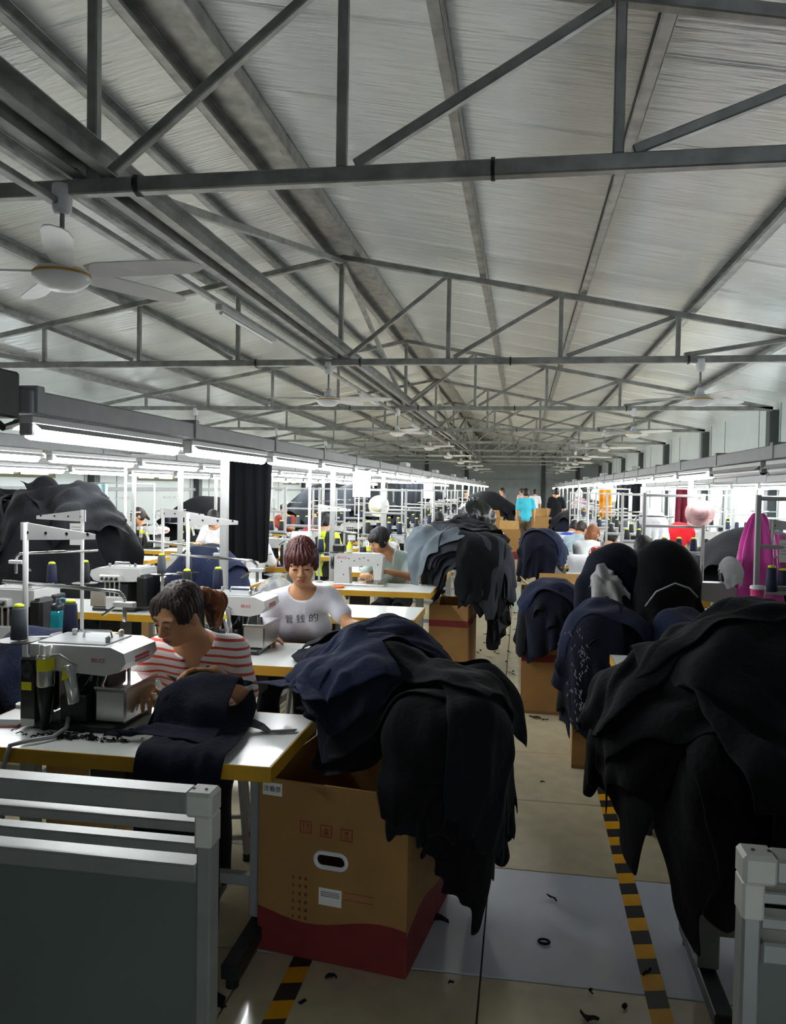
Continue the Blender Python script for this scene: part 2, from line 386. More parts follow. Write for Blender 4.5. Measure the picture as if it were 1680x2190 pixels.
# windows
M_GLASS = mat('window_glass', '#dfe8e8', rough=.02, var=.02)
_nt = M_GLASS.node_tree; _N = _nt.nodes
_tr = _N.new('ShaderNodeBsdfTransparent'); _gl = _N.new('ShaderNodeBsdfGlossy'); _gl.inputs['Roughness'].default_value = .03
_mx = _N.new('ShaderNodeMixShader'); _mx.inputs[0].default_value = .1
_nt.links.new(_tr.outputs[0], _mx.inputs[1]); _nt.links.new(_gl.outputs[0], _mx.inputs[2]); _nt.links.new(_mx.outputs[0], _N['Material Output'].inputs[0])
M_WFRAME = mat('window_frame_olive', '#6b6a45', rough=.5, var=.1)
M_WFRAME2 = mat('window_frame_white', '#c9ccca', rough=.45, var=.05)
wn = 0
for ops, x, mf in ((LW, XL - .05, M_WFRAME), (RW, XR + .05, M_WFRAME2)):
    for (a, b, lo, hi) in ops:
        wn += 1
        w = put('window_%d' % wn, None, None, (x, (a + b) / 2, lo), kind='structure', label='sliding window in the %s wall, %s from the camera' % ('left' if ops is LW else 'right', ORD[ops.index((a, b, lo, hi))]))
        L, Hh = b - a, hi - lo
        for z in (.025, Hh - .025): MB().box((0, 0, z), (.12, L, .05), b=.004).build('frame_rail', mf, w)
        for yy in (-L / 2 + .025, 0, L / 2 - .025): MB().box((0, yy, Hh / 2), (.1, .05, Hh - .1), b=.004).build('frame_post', mf, w)
        for yy in (-L / 4, L / 4): MB().box((0, yy, Hh / 2), (.006, L / 2 - .06, Hh - .1)).build('pane', M_GLASS, w)

# roof: slab, panels, purlins
M_FOIL = foil_material()
M_ROOF = mat('roof_sheet', '#6d7274', rough=.5, var=.05)
ce = MB()
for s, xe in ((-1, XL - .2), (1, XR + .2)):
    z0, z1 = roof_z(XC) + .06, roof_z(xe) + .06
    ce.prism([(XC, z0), (xe, z1), (xe, z1 + .06), (XC, z0 + .06)], YB - .2, YF + .2, 1)
ceil = ce.build('ceiling', M_ROOF, kind='structure', label='pitched roof lined with glossy white film panels')
PW = .95
for s, xe in ((-1, XL), (1, XR)):
    x0 = XC
    L = abs(xe - x0)
    z0, z1 = roof_z(x0), roof_z(xe)
    dx = s
    # panel with raised lips at the joints, origin at ridge
    prof = [(-PW / 2 + .001, .001), (-PW / 2 + .02, -.003), (-PW / 2 + .03, 0), (PW / 2 - .03, 0), (PW / 2 - .02, -.003), (PW / 2 - .001, .001), (PW / 2 - .001, .05), (-PW / 2 + .001, .05)]
    n = len(prof); v = [(0, p, q) for p, q in prof] + [(s * L, p, q + z1 - z0) for p, q in prof]
    f = [(i, (i + 1) % n, n + (i + 1) % n, n + i) for i in range(n)] + [tuple(range(n)), tuple(range(n, 2 * n))]
    me = MB().add(v, f).mesh('roof_panel', M_FOIL)
    for k in range(int((YF - YB) / PW) + 1):
        yy = YB + PW * (k + .5)
        if yy < 1.0 and k % 1 == 0 and yy < -1: continue
        put('roof_panel', me, ceil, (x0, yy, z0))
def purlin(x, w=.06, h=.10):
    z = roof_z(x) - .01
    mb = MB(); L = YF - YB
    s = 1 if x > XC else -1
    # C channel: web + two flanges
    mb.box((x, (YB + YF) / 2, z - h / 2), (.006, L, h)); mb.box((x - s * w / 2, (YB + YF) / 2, z - .003), (w, L, .006)); mb.box((x - s * w / 2, (YB + YF) / 2, z - h + .003), (w, L, .006))
    mb.box((x - s * w, (YB + YF) / 2, z - h + .014), (.005, L, .022))
    mb.build('purlin', M_STEEL, ceil)
for d in (.2, .75, 1.55, 2.58, 3.66, 4.75): 
    purlin(XC - d)
    if d != .75: purlin(XC + d)
MB().box((XC, (YB + YF) / 2, roof_z(XC) - .035), (.34, YF - YB, .01)).build('ridge_flashing', M_STEEL, ceil)

# trusses
def truss(y, i):
    t = thing('roof_truss', (XC, y, CHORD), 'galvanised steel roof truss, %s from the camera' % (ORD[i]), 'truss', 'roof trusses')
    b = .006
    hl, hr = XC - XL - .1, XR - XC - .1
    MB().box(((hr - hl) / 2, 0, -.035), (hl + hr, .06, .07), b=b).build('bottom_chord', M_STEEL, t)
    ez = APEX - CHORD
    for s, h in ((-1, hl), (1, hr)):
        MB().bar((0, 0, ez - .03), (s * h, 0, ez - SLOPE * h - .03), .06, .06, b).build('top_chord', M_STEEL, t)
        for k in range(1, 5):
            x = s * 1.165 * k
            MB().box((x, 0, (ez - SLOPE * abs(x) - .05) / 2), (.045, .045, ez - SLOPE * abs(x) - .05), b=b).build('vertical_web', M_STEEL, t)
        for k in range(0, 5):
            x0, x1 = s * (1.165 * k + .06), s * (1.165 * (k + 1) - .04)
            z1 = ez - SLOPE * abs(x1) - .06
            if k < 4 or z1 > .1: MB().bar((x0, 0, .01), (x1, 0, max(z1, .03)), .045, .045, b).build('diagonal_web', M_STEEL, t)
    MB().box((0, 0, (ez - .05) / 2), (.05, .05, ez - .05), b=b).build('king_post', M_STEEL, t)
    for x in (.22, 1.82, -.95, 3.6):
        MB().lathe([(.058, -.008), (.058, .008)], 10, Matrix.Translation((x, 0, -.035)) @ Matrix.Rotation(pi / 2, 4, 'Y') @ Matrix.Scale(.82, 4, (1, 0, 0)), cap=True).build('cable_tie', M_BLACK, t)
    return t
for i, y in enumerate(TRUSS_Y): truss(y, i)
# longitudinal centre beam and zig-zag braces
cb = thing('centre_beam', (XC, 0, CHORD), 'double steel channel running the length of the hall under the ridge', 'beam')
for dx in (-.085, .06):
    m_ = MB(); L = YF - YB
    m_.box((dx, YF / 2 + YB / 2, .06), (.006, L, .11)); m_.box((dx + .03, YF / 2 + YB / 2, .112), (.06, L, .006)); m_.box((dx + .03, YF / 2 + YB / 2, .008), (.06, L, .006))
    m_.build('channel', M_STEEL, cb)
MB().box((-.17, YF / 2 + YB / 2, -.10), (.05, YF - YB, .03), b=.004).build('cable_tray', M_STEEL, cb)
for k in range(8):
    z0, z1 = (.02, APEX - CHORD - .08) if k % 2 == 0 else (APEX - CHORD - .08, .02)
    MB().bar((.0, TRUSS_Y[k] + .05, z0), (.0, TRUSS_Y[k + 1] - .05, z1), .05, .05, .004).build('zigzag_brace', M_STEEL, cb)
for y in (6.0, 10.9, 15.8):
    f_ = thing('strip_light', (XC - .17, y, CHORD - .13), 'unlit white strip light fixed under the centre beam, %s one along' % ORD[int(y / 5) - 1], 'light', 'unlit strip lights under the centre beam')
    MB().box((0, 0, 0), (.05, 1.25, .04), b=.005).build('housing', M_WHITE, f_); MB().cyl((0, -.58, -.032), (0, .58, -.032), .013, n=8).build('tube', M_WHITEPLASTIC, f_)
# ------------------------------------------------------------------ light rails and tube lights
def emission(name, col, k):
    m = bpy.data.materials.new(name); m.use_nodes = True; nt = m.node_tree; nt.nodes.clear()
    e = nt.nodes.new('ShaderNodeEmission'); e.inputs[0].default_value = (*col, 1); e.inputs[1].default_value = k
    o = nt.nodes.new('ShaderNodeOutputMaterial'); nt.links.new(e.outputs[0], o.inputs[0]); return m
M_TUBE = emission('lit_fluorescent_tube', (.95, .98, 1), TUBE_STRENGTH)
def tube_light(lit):
    t = thing('tube_light', (0, 0, 0), 'x', 'tube light')
    MB().box((0, 0, .048), (.062, 1.27, .03), b=.004).build('housing', M_WHITE, t)
    r = MB()
    for s in (-1, 1): r.prism([(s * .03, .034), (s * .034, .034), (s * .062, .012), (s * .058, .012)], -.62, .62, 1)
    r.build('reflector', M_WHITE, t)
    MB().cyl((0, -.6, .004), (0, .6, .0), .027, n=8, cap=False).build('tube', M_TUBE if lit else M_WHITEPLASTIC, t, smooth=True)
    for s in (-1, 1): MB().box((0, s * .617, .016), (.05, .03, .05), b=.006).build('end_cap', M_GREYPAINT, t)
    return t
P_LIT, P_OFF = tube_light(True), tube_light(False)
_first = {'lit': True, 'off': True}
def rail(x, z, y0, y1, npost, n, row, lit=lambda k: True, pitch=1.385, off=0., post_dx=-.1, post0=None, pp=2.9):
    t = thing('light_rail', (x, y0, 0), 'long grey light rail on white posts above %s' % row, 'light rail', 'light rails')
    MB().box((0, (y1 - y0) / 2, z), (.085, y1 - y0, .085), b=.006).build('beam', M_GREYPAINT, t)
    me = MB().box((0, 0, (z + .0) / 2), (.045, .045, z - .0), b=.004).mesh('post', M_POST)
    p0 = (post0 if post0 is not None else y0 + 1.9) - y0
    for k in range(npost): put('post', me, t, (post_dx, p0 + pp * k, 0))
    cm = MB().box((0, 0, z + .01), (.1, .05, .098), b=.004).mesh('clamp', M_GREYPAINT)
    for k in range(int((y1 - y0) / pitch)): put('clamp', cm, t, (0, .05 + pitch * k, 0))
    bb_ = MB().box((0, 0, z + .075), (.1, .42, .06), b=.006).mesh('ballast_box', M_WHITE)
    for k in range(2, int((y1 - y0) / 4.2)): put('ballast_box', bb_, t, (.02, 4.2 * k + .8, 0))
    for k in range(n):
        on = lit(k); src = P_LIT if on else P_OFF
        lab = '%s tube light, %s along the rail above %s' % ('lit white' if on else 'unlit grey', ORD[k] if k < len(ORD) else 'far', row)
        c = copy_tree(src, (x, y0 + off + .66 + pitch * k, z - .1085), 0, lab, 'tube lights above ' + row)
    return t
RA = rail(-1.75, 1.945, 2.56, 42, 13, 28, 'the row left of the aisle', post0=4.78)
RB = rail(-3.4, 1.94, 3.2, 41.8, 12, 24, 'the second left row', off=.7, post0=4.8, pp=3.0)
RCl = rail(-5.05, 1.90, 5.2, 40, 9, 16, 'the third left row', off=.3)
RR = rail(1.5, 1.915, 2.2, 41.8, 13, 27, 'the row right of the aisle', lit=lambda k: k > 2, off=.3, post_dx=.1, post0=5.0, pp=3.0)
RR2 = rail(3.05, 1.86, 5.0, 40, 9, 14, 'the right wall row', off=.4, post_dx=.1, lit=lambda k: k != 0, post0=6.65, pp=3.0)
for p in (P_LIT, P_OFF):
    for c in list(p.children): bpy.data.objects.remove(c)
    bpy.data.objects.remove(p)
# end box with hook and chain holding the near end of the left rail
eb = thing('rail_end_box', (-1.80, 2.42, 1.93), 'dark metal end box hung on a chain at the near end of the light rail', 'junction box')
MB().box((0, 0, .03), (.16, .2, .16), b=.008).build('box', M_DARKSTEEL, eb)
MB().box((0, -.102, .05), (.12, .008, .1), b=.003).build('cover', M_GREYPAINT, eb)
MB().tube([(0, 0, .11), (.0, .0, .2), (0, .0, .6), (-.02, 0, 1.08)], .005, 6).build('chain', M_STEEL, eb)
MB().tube([(.05, -.05, .12), (.07, -.06, .18), (.03, -.05, .2), (.01, -.05, .15)], .006, 6).build('hook', M_DARKSTEEL, eb)
MB().tube([(.06, -.06, -.04), (.1, -.02, -.09), (.09, .06, -.07), (.05, .12, -.06)], .012, 8).build('cable', M_BLACK, eb)

# ------------------------------------------------------------------ ceiling fans
def fan(angles):
    t = thing('ceiling_fan', (0, 0, 0), 'x', 'ceiling fan')
    MB().lathe([(.045, 0), (.047, -.03), (.043, -.11), (.035, -.13)], 16).build('canopy', M_WHITEPLASTIC, t, smooth=radians(40))
    MB().cyl((0, 0, -.12), (0, 0, -.34), .011, n=10).build('down_rod', M_GREYPAINT, t, smooth=True)
    MB().lathe([(.03, -.29), (.042, -.33), (.05, -.37)], 16).build('rod_cover', M_WHITEPLASTIC, t, smooth=radians(40))
    h = MB().lathe([(.05, -.37), (.11, -.385), (.125, -.40), (.127, -.425), (.115, -.445), (.07, -.475), (.02, -.48)], 24).build('motor_housing', M_WHITEPLASTIC, t, smooth=radians(40))
    MB().lathe([(.1275, -.403), (.1295, -.406), (.1295, -.412), (.1275, -.415)], 24, cap=False).build('gold_band', M_EDGE, h, smooth=True)
    bl = MB(); prof = [(.13, .035), (.2, .055), (.45, .062), (.6, .06), (.66, .045), (.69, .02)]
    v = []; f = []
    for r, w in prof:
        for k, (s, q) in enumerate(((-1, .0), (1, .0), (1, .005), (-1, .005))):
            tw = -.34 * (1 - .5 * (r - .13) / .56)
            v.append((r, s * w, s * w * tw + q - .395))
    n = len(prof)
    for i in range(n - 1):
        for k in range(4): f.append((i * 4 + k, i * 4 + (k + 1) % 4, (i + 1) * 4 + (k + 1) % 4, (i + 1) * 4 + k))
    f += [(0, 1, 2, 3), tuple((n - 1) * 4 + k for k in range(4))]
    bme = bl.add(v, f).mesh('blade', M_WHITEPLASTIC)
    for a in angles: put('blade', bme, t, None, radians(a))
    return t
nearfan = fan((-2, 62, 135, 192, 300)); nearfan.location = (XC - .15, 3.41, CHORD - .02)
nearfan['label'] = 'white ceiling fan hanging from the truss closest to the camera'; nearfan['group'] = 'ceiling fans'
pf = fan((8, 70, 128, 188, 262)); used = False
for i in range(1, 9):
    for x, side in ((XC - .13, 'beside the centre beam'), (1.75, 'in the right half of the hall'), (-5.7, 'in the left half of the hall')):
        if x == -5.7 and i not in (2, 3, 4): continue
        lab = 'white ceiling fan under the %s truss %s' % (ORD[i], side)
        if not used: c = pf; used = True; c.location = (x, TRUSS_Y[i], CHORD - .03); c['label'] = lab
        else: c = copy_tree(pf, (x, TRUSS_Y[i], CHORD - .03), radians(23 * i + 10 * (x > 0)), lab)
        c['group'] = 'ceiling fans'

# ------------------------------------------------------------------ sewing tables
TH = .76
def table():
    t = thing('sewing_table', (0, 0, 0), 'x', 'table')
    top = MB().box((0, 0, TH - .0255), (1.19, .59, .049), b=.002).build('tabletop', M_TABLE, t)
    for s in (-1, 1): MB().box((0, s * .2975, TH - .026), (1.2, .006, .05), b=.001).build('edge_band', M_EDGE, top)
    for s in (-1, 1): MB().box((s * .5975, 0, TH - .026), (.006, .588, .05), b=.001).build('edge_band', M_EDGE, top)
    for s in (-1, 1):
        lg = MB().box((s * .46, .03, .4), (.07, .045, .62), b=.004).build('leg', M_GREYPAINT, t)
        MB().box((s * .46, 0, .06), (.06, .56, .05), b=.004).build('foot_bar', M_DARKSTEEL, lg)
        MB().box((s * .46, 0, .697), (.05, .42, .025), b=.003).build('bracket', M_GREYPAINT, lg)
        for q in (-1, 1): MB().cyl((s * .46, q * .25, 0), (s * .46, q * .25, .036), .022, n=10).build('foot_pad', M_BLACK, lg)
    MB().box((0, .03, .22), (.88, .04, .04), b=.004).build('cross_bar', M_GREYPAINT, t)
    MB().box((-.05, -.02, .13), (.42, .24, .018), b=.004).build('treadle', M_BLACK, t)
    MB().box((-.1, .05, .6), (.16, .2, .16), b=.012).build('motor', M_BLACK, t)
    MB().cyl((-.1, -.02, .14), (-.1, .02, .54), .006, n=8).build('pedal_rod', M_STEEL, t)
    return t
P_TABLE = table(); P_TABLE['label'] = 'prototype'

# ------------------------------------------------------------------ overlock sewing machine
def machine():
    t = thing('sewing_machine', (0, 0, 0), 'x', 'sewing machine')
    MB().box((0, .0, .012), (.40, .30, .024), b=.004).build('base_plate', M_BLACK, t)
    bed = MB().box((.15, .02, .085), (.15, .25, .122), b=.008).build('bed_cover', M_STAINLESS, t)
    MB().box((.15, .02, .151), (.158, .26, .01), b=.003).build('bed_plate', M_CHROME, bed)
    MB().box((-.02, .05, .11), (.2, .16, .17), b=.01).build('gear_case', M_DARKSTEEL, t)
    MB().box((-.02, -.1, .075), (.13, .05, .1), b=.006).build('looper_cover', M_DARKSTEEL, t)
    for k in range(7):
        random.seed(k); x, z = -.06 + .026 * k, .15 + .02 * sin(k * 2.1)
        MB().bar((x, -.09, z), (x + .03 * sin(k), -.03, z + .05), .008, .008).build('linkage', M_CHROME, t)
    # upper arm with sloping nose
    arm = MB().prism([(-.24, .215), (.13, .2), (.20, .215), (.235, .25), (.225, .285), (.16, .305), (-.24, .305)], -.12, .13, 1).build('arm', M_WHITE, t)
    MB().box((-.05, .005, .307), (.34, .2, .006), b=.002).build('top_plate', M_GREYPAINT, arm)
    MB().tube([(-.08, .03, .31), (-.075, .03, .335), (.06, .03, .335), (.065, .03, .31)], .006, 6).build('carry_handle', M_CHROME, arm)
    for x, y in ((.1, -.05), (.08, .08), (-.15, .06)): MB().lathe([(.009, .308), (.012, .315), (.012, .33), (.006, .335)], 10, Matrix.Translation((x, y, 0))).build('filler_cap', M_STAINLESS, arm)
    text_mb('BRUCE', .022, frame((.10, -.1206, .255), (1, 0, 0), (0, 0, 1))).build('brand_lettering', M_RED, arm)
    text_mb('BRUCE', .022, frame((.08, .1306, .255), (-1, 0, 0), (0, 0, 1))).build('brand_lettering', M_RED, arm)
    MB().box((0, 0, 0), (.002, .11, .022), Matrix.Translation((.2335, .01, .252)) @ Matrix.Rotation(.0, 4, 'Y'), b=.0005).build('red_badge', M_RED, arm)
    tp = MB().box((.02, .15, .235), (.2, .05, .05), b=.008).build('tension_bracket', M_WHITE, t)
    for k in range(4): MB().lathe([(.004, 0), (.012, .006), (.012, .02), (.005, .028)], 10, Matrix.Translation((-.05 + .045 * k, .172, .235)) @ Matrix.Rotation(-pi / 2, 4, 'X')).build('tension_knob', M_BLACK, tp)
    for k in range(4): MB().box((-.05 + .045 * k, .135, .13), (.016, .012, .16), b=.003).build('thread_guide', M_STAINLESS, t)
    MB().box((-.02, .145, .06), (.17, .03, .09), b=.006).build('front_cover', M_WHITE, t)
    # motor and control box at the far end of the arm
    cb_ = MB().box((-.225, -.09, .135), (.085, .12, .25), b=.008).build('control_box', M_BLACK, t)
    MB().lathe([(.03, 0), (.03, .004), (.012, .01)], 14, Matrix.Translation((-.225, -.151, .215)) @ Matrix.Rotation(pi / 2, 4, 'X')).build('dial', M_DARKSTEEL, cb_)
    MB().box((-.23, -.1505, .155), (.05, .002, .03)).build('sticker', M_YELLOW, cb_)
    MB().box((-.225, -.1505, .022), (.07, .003, .026), b=.001).build('name_plate', M_LABEL, cb_)
    MB().lathe([(.008, 0), (.012, .004), (.008, .012)], 10, Matrix.Translation((-.2, -.11, .262))).build('reset_button', M_RED, cb_)
    MB().box((-.25, .07, .14), (.1, .14, .24), b=.02).build('motor_cover', M_BLACK, t)
    # pneumatic cylinders with yellow stickers
    c1 = MB().lathe([(.0, .0), (.034, .0), (.036, .005), (.036, .11), (.033, .117), (.026, .118), (.026, .15), (0, .152)], 18, Matrix.Translation((-.135, -.15, .16)), cap=False).build('suction_cylinder', M_STAINLESS, t, smooth=radians(40))
    MB().lathe([(.0366, .06), (.0366, .105)], 18, Matrix.Translation((-.135, -.15, .16)), cap=False).build('sticker', M_YELLOW, c1)
    MB().lathe([(.015, .0), (.03, .10), (.034, .16)], 14, Matrix.Translation((-.135, -.15, .0))).build('suction_cone', M_BLACK, c1, smooth=radians(40))
    M2 = Matrix.Translation((.0, -.14, .10)) @ Matrix.Rotation(radians(-14), 4, 'Y')
    c2 = MB().lathe([(0, 0), (.026, .0), (.027, .005), (.027, .14), (0, .145)], 16, M2, cap=False).build('trimmer_cylinder', M_STAINLESS, t, smooth=radians(40))
    MB().prism([(-.022, .095), (.02, .095), (-.001, .135)], -.0285, -.0272, 1, M2).build('sticker', M_YELLOW, c2)
    MB().tube([(-.13, -.15, .27), (-.06, -.16, .28), (.02, -.15, .24)], .004, 6).build('air_line', M_GREYPAINT, t, smooth=True)
    return t
P_MACH = machine()
for _c in P_MACH.children_recursive:
    if _c.data is not None and 'sq' not in _c.data:
        _c.data.transform(Matrix.Scale(.80, 4, (1, 0, 0))); _c.data['sq'] = 1

def lockstitch():
    """flat-bed single needle machine, seen from its back"""
    t = thing('sewing_machine', (0, 0, 0), 'x', 'sewing machine')
    MB().box((0, 0, .01), (.48, .18, .02), b=.004).build('bed', M_STAINLESS, t)
    MB().prism([(-.24, .02), (-.09, .02), (-.10, .17), (.12, .19), (.14, .06), (.2, .06), (.22, .27), (.18, .3), (-.20, .3), (-.24, .27)], -.06, .06, 1).build('arm', M_WHITE, t)
    for k, (x, z) in enumerate(((-.17, .22), (-.1, .25), (0, .25), (.08, .24), (.17, .2), (-.15, .1), (-.05, .23), (.04, .26))): MB().cyl((x, -.0625, z), (x, -.059, z), .006, n=8).build('screw', M_BLACK, t)
    text_mb('BRUCE', .03, frame((-.165, -.0606, .255), (1, 0, 0), (0, 0, 1))).build('brand_lettering', M_RED, t)
    MB().lathe([(.03, 0), (.06, .005), (.06, .03), (.03, .036)], 18, Matrix.Translation((-.245, 0, .2)) @ Matrix.Rotation(-pi / 2, 4, 'Y')).build('hand_wheel', M_BLACK, t, smooth=radians(40))
    MB().cyl((.17, 0, .02), (.17, 0, .08), .006, n=8).build('needle_bar', M_CHROME, t)
    MB().box((-.2, -.02, .34), (.11, .1, .07), b=.01).build('control_panel', M_BLACK, t)
    MB().cyl((-.02, .02, .3), (-.02, .02, .42), .005, n=8).build('spool_pin', M_WHITE, t)
    return t
P_LOCK = lockstitch()

# ------------------------------------------------------------------ thread stands and cones
def bent(p0, p1, r, drop, n=8):
    p0, p1 = Vector(p0), Vector(p1); d = (p1 - p0).normalized(); q = p1 - d * .04
    pts = [p0, q] + [q + d * .04 * sin(a) + Vector((0, 0, -.04 * (1 - cos(a)))) for a in (.5, 1.05, pi / 2)] + [p1 + Vector((0, 0, -drop))]
    return MB().tube(pts, r, n)
def stand():
    t = thing('thread_stand', (0, 0, 0), 'x', 'thread stand')
    MB().cyl((0, 0, 0), (0, 0, .74), .011, n=10).build('pole', M_WHITE, t, smooth=True)
    MB().cyl((0, 0, 0), (0, 0, .012), .035, n=14).build('base', M_WHITE, t)
    pl = MB().prism([(-.30, .70), (0, .74), (.02, .74), (.02, .67), (-.16, .675), (-.30, .68)], -.004, .004, 1).build('top_arm', M_WHITE, t)
    for x in (-.27, -.18, -.09, -.01): MB().cyl((x, -.006, .70), (x, .006, .70), .006, n=8).build('hole_rim', M_BLACK, pl)
    bent((.1, 0, .50), (-.40, -.05, .47), .008, .03).build('guide_rod', M_CHROME, t, smooth=True)
    g = MB().box((-.40, -.05, .42), (.09, .03, .022), b=.004).build('guide_block', M_WHITE, t)
    MB().bar((-.36, -.05, .41), (-.30, -.06, .37), .012, .008).build('guide_hook', M_CHROME, g); MB().box((-.4, -.05, .38), (.016, .01, .06), b=.002).build('guide_tongue', M_CHROME, g)
    for k, (x, y) in enumerate(((-.16, -.06), (-.04, .1))):
        a = MB().bar((0, 0, .275), (x, y, .275), .02, .012, .002).build('tray_arm', M_WHITE, t)
        MB().lathe([(.02, .281), (.07, .281), (.078, .288), (.07, .288), (.02, .284)], 18, Matrix.Translation((x, y, 0))).build('tray', M_BLACK, a, smooth=radians(40))
        MB().cyl((x, y, .27), (x, y, .41), .004, n=6).build('spool_pin', M_CHROME, a)
    return t
P_STAND = stand()
def rack():
    """white frame of two uprights with cross bars and a thread shelf"""
    t = thing('thread_stand', (0, 0, 0), 'x', 'thread stand')
    for x in (-.24, .24): MB().box((x, 0, .45), (.026, .026, .9), b=.003).build('upright', M_POST, t)
    for z in (.88, .62, .40): MB().box((0, 0, z), (.5, .02, .022), b=.003).build('cross_bar', M_POST, t)
    sh = MB().box((0, -.06, .38), (.5, .1, .012), b=.003).build('shelf', M_GREYPAINT, t)
    for x in (-.18, -.06, .06, .18): MB().cyl((x, -.06, .38), (x, -.06, .505), .004, n=6).build('spool_pin', M_CHROME, sh)
    bent((0, 0, .7), (.3, -.12, .7), .007, .05).build('guide_rod', M_CHROME, t, smooth=True)
    return t
P_RACK = rack()
def cone(m):
    t = thing('thread_cone', (0, 0, 0), 'x', 'thread cone')
    MB().lathe([(.009, .001), (.026, .001), (.031, .004), (.029, .06), (.025, .12), (.022, .125), (.009, .125), (.009, .001)], 16, cap=False).build('thread', m, t, smooth=radians(40))
    MB().lathe([(.014, .126), (.02, .127), (.02, .134), (.012, .14), (.0, .14)], 14, cap=False).build('cap', M_NEON, t, smooth=radians(40))
    return t
P_CONE = {'navy': cone(M_NAVYTHREAD), 'black': cone(M_BLACKTHREAD), 'grey': cone(M_GREYTHREAD)}
PROTOS = [P_TABLE, P_MACH, P_LOCK, P_STAND, P_RACK] + list(P_CONE.values())

# stations: x of table centre, front y, turned (operator on the near side), kind
ROWS = {
 'A': ('the row left of the aisle', -1.36, [2.43, 3.82, 5.40, 6.84, 8.3, 9.75, 11.2, 12.65, 14.1, 15.55, 18.5], 0),
 'B': ('the second left row', -3.0, [2.55, 3.89, 5.12, 6.8, 8.5, 10.0, 11.5, 13.0, 14.5, 16.0], 1),
 'C': ('the third left row', -4.95, [7.3, 8.8, 10.15, 11.7, 13.2, 14.7], 0),
 'R': ('the row right of the aisle', 1.1, [2.47, 3.93, 5.45, 7.0, 8.5, 10.0, 11.5, 13.0, 14.5, 16.0, 17.5], 1),
 'S': ('the right wall row', 2.85, [5.6, 7.1, 8.6, 10.1, 11.6, 13.1, 14.6], 1),
}
random.seed(11)
CONES = []
STATION = {}
for key, (where, x, ys, turned) in ROWS.items():
    for i, y in enumerate(ys):
        yc = y + .3
        dx = {('A', 0): -.015, ('A', 2): .05, ('A', 3): .0}.get((key, i), 0)
        nth = '%s in %s' % (ORD[i], where)
        rz = pi if turned else 0
        copy_tree(P_TABLE, (x + dx, yc, 0), rz, 'sewing table with ochre edge, %s' % nth, 'sewing tables')
        sgn = -1 if turned else 1
        lock = (key, i) in (('A', 3),) or (key in 'RS' and i % 3 == 2) or (key == 'A' and i > 5 and i % 2)
        if (key, i) == ('A', 2): lock = True
        mloc = (x + dx - sgn * (.17 if not lock else .1), yc + sgn * .07, TH)
        if (key, i) == ('A', 0): mloc = (-1.59, yc + .06, TH)
        if key == 'R' and i == 0: continue
        if (key, i) == ('A', 2): continue        # bare table
        mk = copy_tree(P_LOCK if lock else P_MACH, mloc, rz, 'white %s sewing machine, %s' % ('flat-bed' if lock else 'overlock', ('table ' + nth)), 'sewing machines')
        st = P_RACK if (i >= 4 or (key in 'RS' and i % 2)) else P_STAND
        sl = (x + dx - sgn * (.53 if st is P_STAND else .17), yc + sgn * (.2 if st is P_STAND else .28), TH)
        if (key, i) == ('A', 0): sl = (-1.955, 2.9, TH)
        if (key, i) == ('B', 1): sl = (x + .4, yc + .22, TH)
        srz = rz if (key, i) != ('B', 1) else 0
        if st is P_STAND and not turned and key == 'A': srz = pi      # guide rod swings over the machine
        if (key, i) == ('R', 1): sl = (1.50, 4.55, TH); srz = 0
        s_ = copy_tree(st, sl, srz, 'white thread %s on the table %s' % ('rack' if st is P_RACK else 'stand', nth), 'thread stands')
        # cones on the trays
        spots = [(-.16, -.06, .289), (-.04, .1, .289)] if st is P_STAND else [(-.18, -.06, .387), (-.06, -.06, .387), (.06, -.06, .387), (.18, -.06, .387)]
        for k, (px, py, pz) in enumerate(spots):
            if y > 12 and k % 2: continue
            q = Matrix.Rotation(srz, 3, 'Z') @ Vector((px, py, pz)) + Vector(sl)
            cl = 'navy' if random.random() < .55 else random.choice(['black', 'grey'])
            CONES.append(copy_tree(P_CONE[cl], q, 0, '%s %s thread cone at the table %s' % (ORD[k], cl, nth), 'thread cones on the stands'))
for p in PROTOS:
    for c in list(p.children_recursive): bpy.data.objects.remove(c)
    bpy.data.objects.remove(p)

# ------------------------------------------------------------------ low office partitions in the foreground
M_BLOCK = mat('ivory_corner_block', '#b9bab0', rough=.45, var=.04)
def partition(x_end, y, s, label):
    t = thing('low_partition', (x_end, y, 0), label, 'partition', 'low office partitions')
    L = 2.6
    MB().box((s * .014, 0, .53), (.028, .045, 1.06), b=.004).build('end_post', M_ALU, t)
    MB().box((s * (L / 2 + .02), 0, 1.08), (L - .05, .05, .04), b=.005).build('top_rail', M_ALU, t)
    cb2 = MB().box((s * .024, 0, 1.079), (.052, .054, .046), b=.006).build('corner_block', M_BLOCK, t)
    MB().box((s * .015, 0, 1.03), (.033, .05, .06), b=.004).build('corner_sleeve', M_BLOCK, cb2)
    for q in (-.012, .012): MB().cyl((s * .03 + q, 0, 1.1015), (s * .03 + q, 0, 1.1035), .003, n=8).build('screw', M_DARKSTEEL, cb2)
    for z in (1.035, .995): MB().box((s * (L / 2 - .002), 0, z), (L - .06, .034, .02), b=.003).build('slat', M_ALU, t)
    MB().box((s * (L / 2 - .002), 0, .951), (L - .06, .05, .034), b=.004).build('middle_rail', M_ALU, t)
    MB().box((s * (L / 2 - .002), 0, .50), (L - .06, .026, .87), b=.002).build('panel', M_PANEL, t)
    MB().box((s * (L / 2 - .002), 0, .035), (L - .06, .05, .06), b=.004).build('bottom_rail', M_ALU, t)
    return t
partition(-.543, 1.375, -1, 'grey slatted office partition with corner block in front of the white sewing table')
partition(.352, 1.31, 1, 'grey slatted office partition in front of the heap of black garments')

